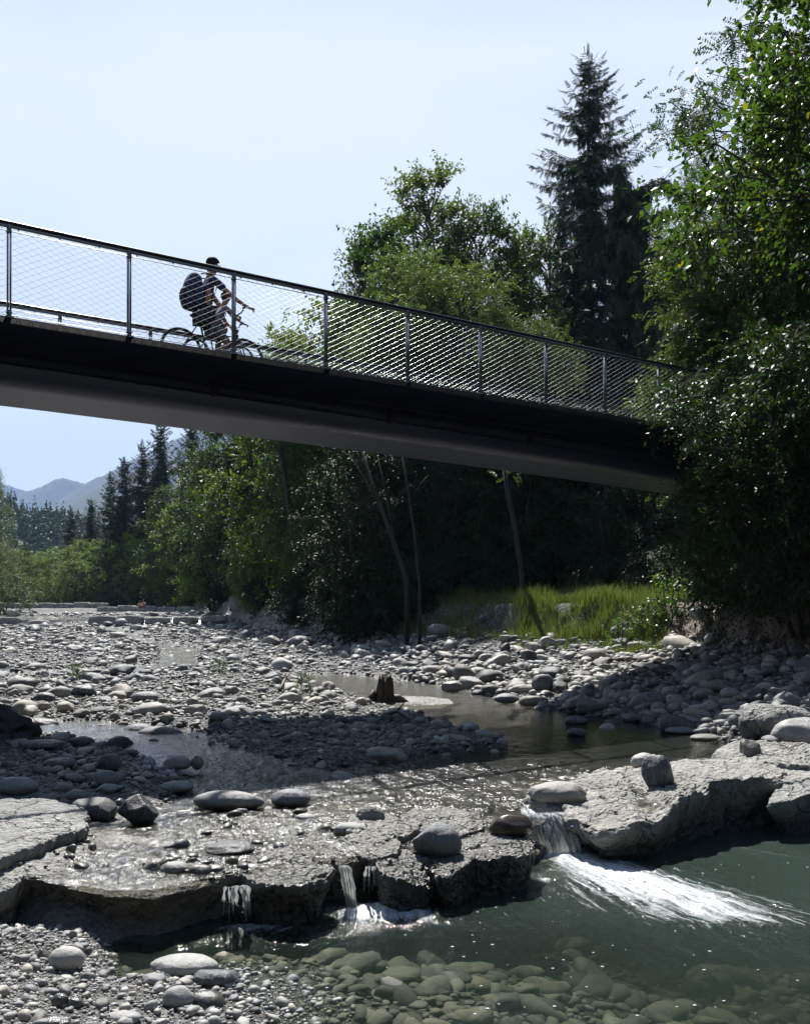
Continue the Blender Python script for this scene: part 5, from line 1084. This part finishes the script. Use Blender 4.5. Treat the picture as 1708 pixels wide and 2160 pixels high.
def stalks():
    rs = np.random.RandomState(8); b = MB()
    for px_0 in (1172, 1185, 1196, 1205, 1230, 1345, 1352, 1405, 1418, 1180, 1212, 1335, 1290):
        Yq = rs.uniform(28, 31); X_ = (px_0-CX)/FPX*Yq; z = z1(X_, Yq); h = rs.uniform(.6, 1.0); dx = rs.uniform(-.1, .35)
        b.tube([(X_, Yq, z), (X_+dx*.3, Yq, z+h*.6), (X_+dx, Yq, z+h)], [.006, .005, .004], 4, caps=False); b.tube([(X_+dx, Yq, z+h), (X_+dx*1.3, Yq, z+h+.08), (X_+dx*1.7, Yq, z+h+.14)], [.008, .016, .004], 5)
    link('grass_stalks', b.mesh('grass_stalks', M['grass']), label='seed-headed grass stalks sticking up above the sunlit grass', cat='grass', kind='stuff')
stalks()
# ------------------------------------------------------------------ wooded hill and mountains up the valley
def forest_hill():
    rs = np.random.RandomState(4)
    topx = lambda px: np.interp(px, [-400, -100, 21, 53, 105, 147, 176, 230, 320, 500], [1000, 1030, 1050, 1064, 1070, 1078, 1090, 1105, 1130, 1180])
    Y0 = 400.; xs = np.linspace(-300, 60, 90); ys = np.linspace(200, 470, 50); X_, Y_ = np.meshgrid(xs, ys)
    def hz(x, y):
        px = CX+x/Y0*FPX; t = CZ-(topx(px)+40-HY)/FPX*Y0; f = np.clip((y-215)/(Y0-215), 0, 1); return t*(f**1.1)*np.where(y > Y0, 1-((y-Y0)/160)**2, 1)+2.0*fbm(x*.02, y*.02, None, 5, 3)*f
    Z_ = hz(X_, Y_)-.5; g = np.arange(X_.size).reshape(X_.shape)
    link('valley_hill', mesh_np('valley_hill', np.stack([X_, Y_, Z_], -1).reshape(-1, 3), np.stack([g[:-1, :-1], g[:-1, 1:], g[1:, 1:], g[1:, :-1]], -1).reshape(-1, 4), M['hillgreen'], True), kind='structure')
    n = 1500; x = rs.uniform(-235, 10, n); y = rs.uniform(215, 415, n); px = CX+x/y*FPX; ok = (px > -60) & (px < 420); x, y = x[ok], y[ok]; z = hz(x, y)
    V, F, off = [], [], 0; con = rs.uniform(size=len(x)) < np.where(y > 330, .85, .4)
    Q = np.array([(-.5, 0, -.5), (.5, 0, -.5), (.5, 0, .5), (-.5, 0, .5)]); QF = np.array([(0, 1, 2, 3)])
    P_, S_ = [], []
    for a, b, c, k in zip(x, y, z, con):
        if k:
            H_ = rs.uniform(8, 14); m = 80; t = rs.uniform(0, 1, m)**.7; r = H_*.2*t*rs.uniform(.5, 1, m); th = rs.uniform(0, 6.28, m); P_.append(np.stack([a+r*np.cos(th), b+r*np.sin(th), c+H_*(1-t)], 1)); S_.append(np.full(m, 1.0)*(.35+.8*t))
        else:
            H_ = rs.uniform(5, 9); m = 80; d = rdir(m, rs); r = rs.uniform(.7, 1, m)[:, None]; P_.append(np.array((a, b, c+H_*.55))+d*r*np.array((H_*.5, H_*.5, H_*.5))); S_.append(np.full(m, 1.35))
    P_, S_ = np.concatenate(P_), np.concatenate(S_); Mx = frames(rdir(len(P_), rs), rs.uniform(0, 3, len(P_)))*S_[:, None, None]*1.1
    Vv, Ff = stamp(Q, QF, Mx, P_); link('forest', mesh_np('forest', Vv, Ff, M['lf_far']), label='dark green wood covering the low hill up the valley', cat='forest', kind='stuff')
M['hillgreen'] = mat_plain('wooded_slope', (.03, .045, .022), .95, 0, .5, .02, 0)
M['lf_far'] = mat_leaf('far_foliage', (.02, .036, .018), (.04, .062, .028), .15, .6, .2)
forest_hill()
def ridge(prof, Y0, dep, seed, nx=150, ny=60, rough=.06):
    pxs, pys = np.array(prof).T; x = np.linspace((pxs.min()-CX)/FPX*Y0, (pxs.max()-CX)/FPX*Y0, nx); v = np.linspace(-1, .7, ny); X_, V_ = np.meshgrid(x, v)
    top = CZ-(np.interp(CX+X_/Y0*FPX, pxs, pys)-HY)/FPX*Y0; f = np.clip(1-np.abs(V_), 0, 1)
    spur = fbm(X_/Y0*26, V_*1.6, None, seed, 4, .5); Z_ = top*f**1.05*(1+.0*f)+top*rough*spur*(1-f)*4*f; Z_ += top*.014*fbm(X_/Y0*900, V_*60, None, seed+3, 2)*(f > .02)
    Y_ = Y0+V_*dep; g = np.arange(X_.size).reshape(X_.shape)
    link('mountain', mesh_np('mountain', np.stack([X_, Y_, Z_-1], -1).reshape(-1, 3), np.stack([g[:-1, :-1], g[:-1, 1:], g[1:, 1:], g[1:, :-1]], -1).reshape(-1, 4), M['hillgreen'], True), kind='structure')
ridge([(-900, 1040), (-300, 1000), (-100, 1010), (21, 1021), (55, 1034), (100, 1060), (200, 1120), (260, 1200)], 4700, 600, 3)
ridge([(0, 1090), (40, 1040), (60, 1033), (87, 1024), (116, 1009), (134, 1005), (150, 1009), (176, 1016), (215, 1030), (260, 1050), (400, 1150)], 4000, 700, 13, nx=200)
ridge([(60, 1120), (130, 1050), (184, 1015), (237, 990), (300, 955), (420, 900), (700, 870), (1100, 950), (1800, 1100)], 3400, 700, 23, nx=260)
ridge([(60, 1180), (132, 1067), (184, 1038), (219, 1018), (300, 985), (500, 960), (800, 980), (1400, 1120)], 2300, 500, 33, nx=220)

# unseen trees and shrubs added to cut fill light, behind and beside the camera (they shade the scene and show in the water)
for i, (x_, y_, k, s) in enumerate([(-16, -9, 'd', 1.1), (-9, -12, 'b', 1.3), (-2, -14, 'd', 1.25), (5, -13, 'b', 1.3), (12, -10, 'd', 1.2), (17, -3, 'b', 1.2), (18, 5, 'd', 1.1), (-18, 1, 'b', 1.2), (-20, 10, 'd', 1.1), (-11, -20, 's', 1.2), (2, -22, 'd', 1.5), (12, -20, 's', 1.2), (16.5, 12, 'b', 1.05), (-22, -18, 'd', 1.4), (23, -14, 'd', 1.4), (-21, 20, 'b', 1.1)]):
    kd, ms, hp = src[k]; make(kd, ms, (x_, y_, z1(x_, y_) if y_ > -5 else .6), i*1.1, (s, s, s), 'unseen tree added behind and beside the camera to shade the scene', group='unseen shading trees added behind the camera')
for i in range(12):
    make('shrub', ush, (-20+3.6*i, -7-1.2*math.sin(i*2), .3), i, (1.1, 1.1, 1.1), 'unseen shrub added behind the camera to shade the scene', 'shrub', group='unseen shading shrubs added behind the camera')
# ------------------------------------------------------------------ people and bicycles
M['skin'] = mat_plain('skin', (.34, .17, .10), .5, 0, .06, 8, .02)
M['hair'] = mat_plain('dark_hair', (.02, .015, .012), .6, 0, .3, 20, .2)
M['hair_brown'] = mat_plain('brown_hair', (.10, .045, .02), .6, 0, .3, 20, .2)
dull(M['hair']); dull(M['hair_brown'])
M['navy'] = mat_plain('navy_cloth', (.012, .025, .085), .8, 0, .15, 8, .1)
M['black_cloth'] = mat_plain('black_cloth', (.012, .014, .02), .8, 0, .15, 8, .1)
M['grey_cloth'] = mat_plain('grey_cloth', (.16, .17, .19), .85, 0, .12, 8, .1)
M['lilac'] = mat_plain('lilac_cloth', (.22, .21, .30), .85, 0, .1, 8, .1)
M['brown_cloth'] = mat_plain('brown_red_cloth', (.11, .045, .03), .85, 0, .1, 8, .1)
M['tyre'] = mat_plain('tyre_rubber', (.02, .02, .02), .8, 0, .1, 8, .1)
M['paint'] = mat_plain('bicycle_paint', (.03, .05, .09), .3, .2, .1, 8, .0)
def skin(name, J, E_, mat, parent, root=0, sub=2):
    """a limbed surface grown over joints: J name -> (xyz, radius)"""
    ks = list(J); me = bpy.data.meshes.new(name); me.from_pydata([J[k][0] for k in ks], [(ks.index(a), ks.index(b)) for a, b in E_], []); me.materials.append(mat)
    o = bpy.data.objects.new(name, me); COL.objects.link(o); o.parent = parent
    m = o.modifiers.new('skin', 'SKIN'); m.use_smooth_shade = True; m.branch_smoothing = .4
    for i, k in enumerate(ks):
        r = J[k][1]; r = (r, r) if np.isscalar(r) else r; me.skin_vertices[0].data[i].radius = r; me.skin_vertices[0].data[i].use_root = (i == root)
    s = o.modifiers.new('sub', 'SUBSURF'); s.levels = sub; s.render_levels = sub
    return o
def hand(J, E_, w, n, d, side, s, curl=.9):
    """palm and five bent fingers from wrist key w; d = forward direction of the hand"""
    d = Vector(d).normalized(); wv = Vector(J[w][0]); up = Vector((0, 0, 1)); lat = d.cross(up).normalized(); pm = wv+d*.05*s; J[n+'palm'] = (tuple(pm), (.034*s, .016*s)); E_.append((w, n+'palm'))
    for k, (off, L_) in enumerate(((-.026, .062), (-.009, .072), (.009, .068), (.025, .054))):
        a = pm+d*.035*s+lat*off*s; b = a+(d*.55-up*.45).normalized()*L_*.45*s; c = b+(-up*.9-d*.25*curl)*L_*.45*s
        for q, v, r in (('a', a, .0095), ('b', b, .0085), ('c', c, .007)): J[n+q+str(k)] = (tuple(v), r*s)
        E_ += [(n+'palm', n+'a'+str(k)), (n+'a'+str(k), n+'b'+str(k)), (n+'b'+str(k), n+'c'+str(k))]
    a = wv+d*.03*s+lat*.035*s*side-up*.01*s; b = a+(d*.5-up*.5+lat*.2*side)*.04*s; J[n+'t0'] = (tuple(a), .011*s); J[n+'t1'] = (tuple(b), .009*s); E_ += [(w, n+'t0'), (n+'t0', n+'t1')]
def rider(label, s, lean, top_m, short_m, hair_m, loc, rz, knees):
    """x forward, y left, z up, metres for an adult; s scales"""
    r = link('person', None, loc=loc, rz=rz, sc=s, label=label, cat='person')
    hx, hz = -.14, .93; sx, sz = hx+.52*math.sin(lean), hz+.52*math.cos(lean)
    hdx, hdz = sx+.09, sz+.20
    J = {'hip': ((hx, 0, hz), (.15, .115)), 'waist': ((hx+.22*math.sin(lean), 0, hz+.22*math.cos(lean)), (.125, .10)), 'chest': ((hx+.42*math.sin(lean), 0, hz+.42*math.cos(lean)), (.16, .115)), 'neck': ((sx+.02, 0, sz+.05), .055), 'jaw': ((hdx-.005, 0, hdz-.04), (.066, .075)), 'head': ((hdx, 0, hdz+.05), (.077, .095)), 'top': ((hdx-.01, 0, hdz+.115), (.05, .06)), 'nose': ((hdx+.105, 0, hdz+.015), .012)}
    E_ = [('hip', 'waist'), ('waist', 'chest'), ('chest', 'neck'), ('neck', 'jaw'), ('jaw', 'head'), ('head', 'top'), ('head', 'nose')]
    for q, n in ((1, 'l'), (-1, 'r')):
        J[n+'sh'] = ((sx, .17*q, sz-.02), .055); J[n+'el'] = (((sx+.50)/2+.02, .25*q, (sz+1.05)/2-.08), .038); J[n+'wr'] = ((.46, .24*q, 1.07), .026)
        E_ += [('chest', n+'sh'), (n+'sh', n+'el'), (n+'el', n+'wr')]; hand(J, E_, n+'wr', n+'h', (1, 0, -.1), -q, 1/ max(.8, 1))
        k = knees[0 if q > 0 else 1]; J[n+'hj'] = ((hx+.03, .10*q, hz-.03), .092); J[n+'th'] = (((hx+k[0])/2+.02, .11*q, (hz+k[1])/2+.03), .075); J[n+'kn'] = ((k[0], .11*q, k[1]), .052); J[n+'ca'] = (((k[0]*.6+k[2]*.4)-.03, .11*q, k[1]*.6+k[3]*.4), .05); J[n+'an'] = ((k[2], .11*q, k[3]), .034); J[n+'to'] = ((k[2]+.15, .115*q, k[3]-.05), (.035, .022))
        E_ += [('hip', n+'hj'), (n+'hj', n+'th'), (n+'th', n+'kn'), (n+'kn', n+'ca'), (n+'ca', n+'an'), (n+'an', n+'to')]
    skin('body', J, E_, M['skin'], r)
    grow = lambda v, a: (v[0], tuple(q+a for q in (v[1] if hasattr(v[1], '__len__') else (v[1], v[1]))))
    T = {k: grow(J[k], .014) for k in ('hip', 'waist', 'chest', 'lsh', 'rsh')}
    for n in 'lr':
        a, b = Vector(J[n+'sh'][0]), Vector(J[n+'el'][0]); T[n+'sl'] = (tuple(a.lerp(b, .62)), .062)
    skin('shirt', T, [('hip', 'waist'), ('waist', 'chest'), ('chest', 'lsh'), ('chest', 'rsh'), ('lsh', 'lsl'), ('rsh', 'rsl')], top_m, r)
    Q = {'hip': ((hx, 0, hz-.01), (.172, .135))}; EE = []
    for n in 'lr':
        Q[n+'hj'] = grow(J[n+'hj'], .02); a, b = Vector(J[n+'th'][0]), Vector(J[n+'kn'][0]); Q[n+'th'] = grow(J[n+'th'], .018); Q[n+'hem'] = (tuple(a.lerp(b, .45)), .088); EE += [('hip', n+'hj'), (n+'hj', n+'th'), (n+'th', n+'hem')]
    skin('shorts', Q, EE, short_m, r)
    V, F = ICO[4]; V = V*np.array((.108, .088, .105)); V = V[:, :]*(1+.03*fbm(V[:, 0]*40, V[:, 1]*40, V[:, 2]*40, 3, 2))[:, None]; V[:, 2] = np.where(V[:, 0] > .03, np.maximum(V[:, 2], .03), np.maximum(V[:, 2], -.075)); V = V+np.array((hdx-.012, 0, hdz+.07))
    link('hair', mesh_np('hair', V, F, hair_m, True), r)
    for q in (1, -1):
        b = MB(); b.addn(ICO[2][0]*np.array((.014, .008, .024))+np.array((hdx-.005, .083*q, hdz+.02)), ICO[2][1]); link('ear', b.mesh('ear', M['skin'], True), r)
        b = MB(); b.addn(ICO[2][0]*.010+np.array((hdx+.088, .03*q, hdz+.045)), ICO[2][1]); link('eye', b.mesh('eye', M['hair'], True), r)
        n = 'l' if q > 0 else 'r'; a = Vector(J[n+'an'][0]); b = MB(); b.addn(ICO[3][0]*np.array((.135, .048, .05))*np.where(ICO[3][0][:, 2:] < -.4, .9, 1)+np.array((a.x+.075, a.y, a.z-.055)), ICO[3][1]); link('shoe', b.mesh('shoe', M['black_cloth'], True), r)
    return r, (sx, sz, hx, hz)
def bicycle(label, s, loc, rz):
    r = link('bicycle', None, loc=loc, rz=rz, sc=s, label=label, cat='bicycle'); R_ = .33
    for x, nm in ((-.52, 'r'), (.52, 'f')):
        b = MB(); b.torus((x, 0, R_), (1, 0, 0), (0, 0, 1), R_-.018, .018, 40, 8); w = link('wheel', b.mesh('wheel', M['tyre'], True), r)
        b = MB(); b.torus((x, 0, R_), (1, 0, 0), (0, 0, 1), R_-.042, .009, 40, 6); b.tube([(x, -.04, R_), (x, .04, R_)], .018, 10)
        for k in range(20):
            a = k*math.pi/10; b.tube([(x, .02*(-1)**k, R_), (x+math.cos(a)*(R_-.04), 0, R_+math.sin(a)*(R_-.04))], .0016, 3, False)
        link('rim', b.mesh('rim', M['rail'], True), w)
    b = MB(); bb_ = (-.10, 0, .29); st = (-.22, 0, .80); hd = (.36, 0, .82); hl = (.40, 0, .66)
    for p, q, w in ((bb_, st, .016), (bb_, hl, .02), (st, hd, .016), (hd, hl, .02)): b.tube([p, q], w, 8)
    for y_ in (-.05, .05):
        b.tube([bb_, (-.52, y_, R_)], .009, 6); b.tube([st, (-.52, y_, R_)], .008, 6); b.tube([(hl[0]+.01, y_*.6, hl[2]-.02), (.52, y_, R_)], .011, 6)
    link('frame', b.mesh('frame', M['paint'], True), r)
    b = MB(); b.tube([hd, (.37, 0, 1.0)], .013, 8); b.tube([(.40, -.26, 1.06), (.42, -.10, 1.02), (.42, .10, 1.02), (.40, .26, 1.06)], .012, 8); b.tube([(.46, -.30, 1.055), (.38, -.22, 1.055)], .016, 8); b.tube([(.46, .30, 1.055), (.38, .22, 1.055)], .016, 8); link('handlebar', b.mesh('handlebar', M['rail'], True), r)
    V, F = ICO[3]; V = V*np.array((.14, .075, .035)); V[:, 1] *= np.where(V[:, 0] > 0, .5, 1); b = MB(); b.addn(V+np.array((-.24, 0, .87)), F); b.tube([st, (-.235, 0, .86)], .012, 8); link('saddle', b.mesh('saddle', M['tyre'], True), r)
    b = MB(); b.torus((-.10, -.06, .29), (1, 0, 0), (0, 0, 1), .085, .008, 24, 5)
    for y_, a in ((-.10, -.9), (.10, math.pi-.9)):
        e = (-.10+.16*math.cos(a), y_, .29+.16*math.sin(a)); b.tube([(-.10, y_, .29), e], .01, 6); b.box((e[0], y_*1.3, e[2]), (.045, 0, 0), (0, .04, 0), (0, 0, .012))
    link('crank', b.mesh('crank', M['rail'], True), r)
def pack(label, s, loc, rz, lean, w, h, mat):
    r = link('backpack', None, loc=loc, rz=rz, sc=s, label=label, cat='backpack'); V, F = ICO[4]; sg = lambda a, p: np.sign(a)*np.abs(a)**p
    V = np.stack([sg(V[:, 0], .75)*.15*w, sg(V[:, 1], .7)*.17, sg(V[:, 2], .7)*.27*h], 1); V[:, 0] *= (1-.25*V[:, 2:3].ravel()/(.27*h)); V = V*(1+.04*fbm(V[:, 0]*9, V[:, 1]*9, V[:, 2]*9, 3, 3))[:, None]
    c, s_ = math.cos(lean), math.sin(lean); V = np.stack([V[:, 0]*c+V[:, 2]*s_, V[:, 1], -V[:, 0]*s_+V[:, 2]*c], 1); link('bag', mesh_np('bag', V, F, mat, True), r)
    b = MB(); b.addn(np.stack([ICO[3][0][:, 0]*.05*w-.15*w, ICO[3][0][:, 1]*.12, ICO[3][0][:, 2]*.12*h-.08], 1), ICO[3][1]); link('pocket', b.mesh('pocket', M['black_cloth'], True), r)
    for q in (-1, 1):
        b = MB(); b.tube([(.10*w, .11*q, .24*h), (.26*w, .12*q, .26*h), (.36*w, .12*q, .10), (.28*w, .13*q, -.12*h), (.10*w, .12*q, -.2*h)], .022, 6, flat=.4); link('strap', b.mesh('strap', M['black_cloth'], True), r)
RZ = math.atan2(BD[1], BD[0])
# man, upright, farther from the near rail; child, bent forward, nearer
def on_deck(px_0, n):
    """place along the deck where the line of sight at px_0 meets the lane n metres in from the near rail"""
    k = (px_0-CX)/FPX; p = BP+BN*n; s = (k*p[1]-p[0])/(BD[0]-k*BD[1]); q = p+BD*s; return (q[0], q[1], DECK)
lm = on_deck(450, 1.38); sm = 1.04
_, (sx, sz, hx, hz) = rider('man cycling upright across the bridge in a dark top, head above the handrail', sm, .10, M['navy'], M['black_cloth'], M['hair'], lm, RZ, ((.26, .78, .10, .46), (.10, .66, .0, .20)))
bicycle('bicycle ridden by the man on the bridge, behind the child\'s', sm, lm, RZ)
o3 = lambda l, x, z, s: (l[0]+BD[0]*x*s, l[1]+BD[1]*x*s, l[2]+z*s)
pack('big dark blue backpack on the back of the cycling man', sm, o3(lm, sx-.25, sz-.22, sm), RZ, .10, .95, 1.08, M['navy'])
lc = on_deck(462, 1.1); sc_c = .72
_, (sx, sz, hx, hz) = rider('child cycling on the bridge, bent towards the handlebar, in a lilac shirt and grey shorts', sc_c, .42, M['lilac'], M['grey_cloth'], M['hair_brown'], lc, RZ, ((.28, .76, .12, .44), (.12, .62, .0, .16)))
bicycle('small bicycle ridden by the child nearest the railing', sc_c, lc, RZ)
pack('round dark backpack on the child bent over the handlebar', sc_c, o3(lc, sx-.36, sz-.25, sc_c), RZ, .42, 1.1, .95, M['black_cloth'])
def sitter(label, px_0, Y, top_m, short_m, hair_m, s=1.0, rz=0):
    X_ = (px_0-CX)/FPX*Y; r = link('person', None, loc=(X_, Y, z1(X_, Y)+.35), rz=rz, sc=s, label=label, cat='person')
    J = {'hip': ((0, 0, .12), (.16, .12)), 'chest': ((0, -.02, .45), (.16, .11)), 'neck': ((0, -.03, .62), .05), 'head': ((0, -.05, .78), (.08, .09)), 'top': ((0, -.04, .86), .05)}; E_ = [('hip', 'chest'), ('chest', 'neck'), ('neck', 'head'), ('head', 'top')]
    for q, n in ((1, 'l'), (-1, 'r')):
        J[n+'sh'] = ((.18*q, -.02, .54), .05); J[n+'el'] = ((.24*q, -.16, .32), .036); J[n+'wr'] = ((.12*q, -.34, .38), .028); J[n+'kn'] = ((.14*q, -.42, .38), .06); J[n+'an'] = ((.13*q, -.50, .0), .036); J[n+'to'] = ((.13*q, -.64, -.05), .03)
        E_ += [('chest', n+'sh'), (n+'sh', n+'el'), (n+'el', n+'wr'), ('hip', n+'kn'), (n+'kn', n+'an'), (n+'an', n+'to')]; hand(J, E_, n+'wr', n+'h', (0, -1, 0), q, 1.0)
    skin('body', J, E_, M['skin'], r, sub=1)
    skin('shorts', {'hip': ((0, 0, .12), (.18, .14)), 'a': ((.10, -.24, .26), .09), 'b': ((-.10, -.24, .26), .09)}, [('hip', 'a'), ('hip', 'b')], short_m, r, sub=1)
    V = ICO[3][0]*np.array((.09, .10, .09))+np.array((0, -.02, .83)); link('hair', mesh_np('hair', V, ICO[3][1], hair_m, True), r)
sitter('tiny distant bather sitting on the far weir, left one of two', 295, 90.5, M['skin'], M['black_cloth'], M['hair_brown'], .85, .3)
sitter('tiny distant bather sitting on the far weir, right and taller one of two', 303, 90.8, M['skin'], M['grey_cloth'], M['hair_brown'], 1.0, -.2)
# ------------------------------------------------------------------ air
hz_ = NT('haze_air'); pv = hz_.N('ShaderNodeVolumePrincipled', {'Color': (.42, .60, 1.0, 1), 'Density': HAZE, 'Anisotropy': .0})
hz_.L(pv.outputs[0], hz_.o.inputs['Volume'])
b = MB(); b.box((0, 2500, 446), (5600, 0, 0), (0, 3050, 0), (0, 0, 454)); link('haze', b.mesh('haze', hz_.m), kind='stuff')
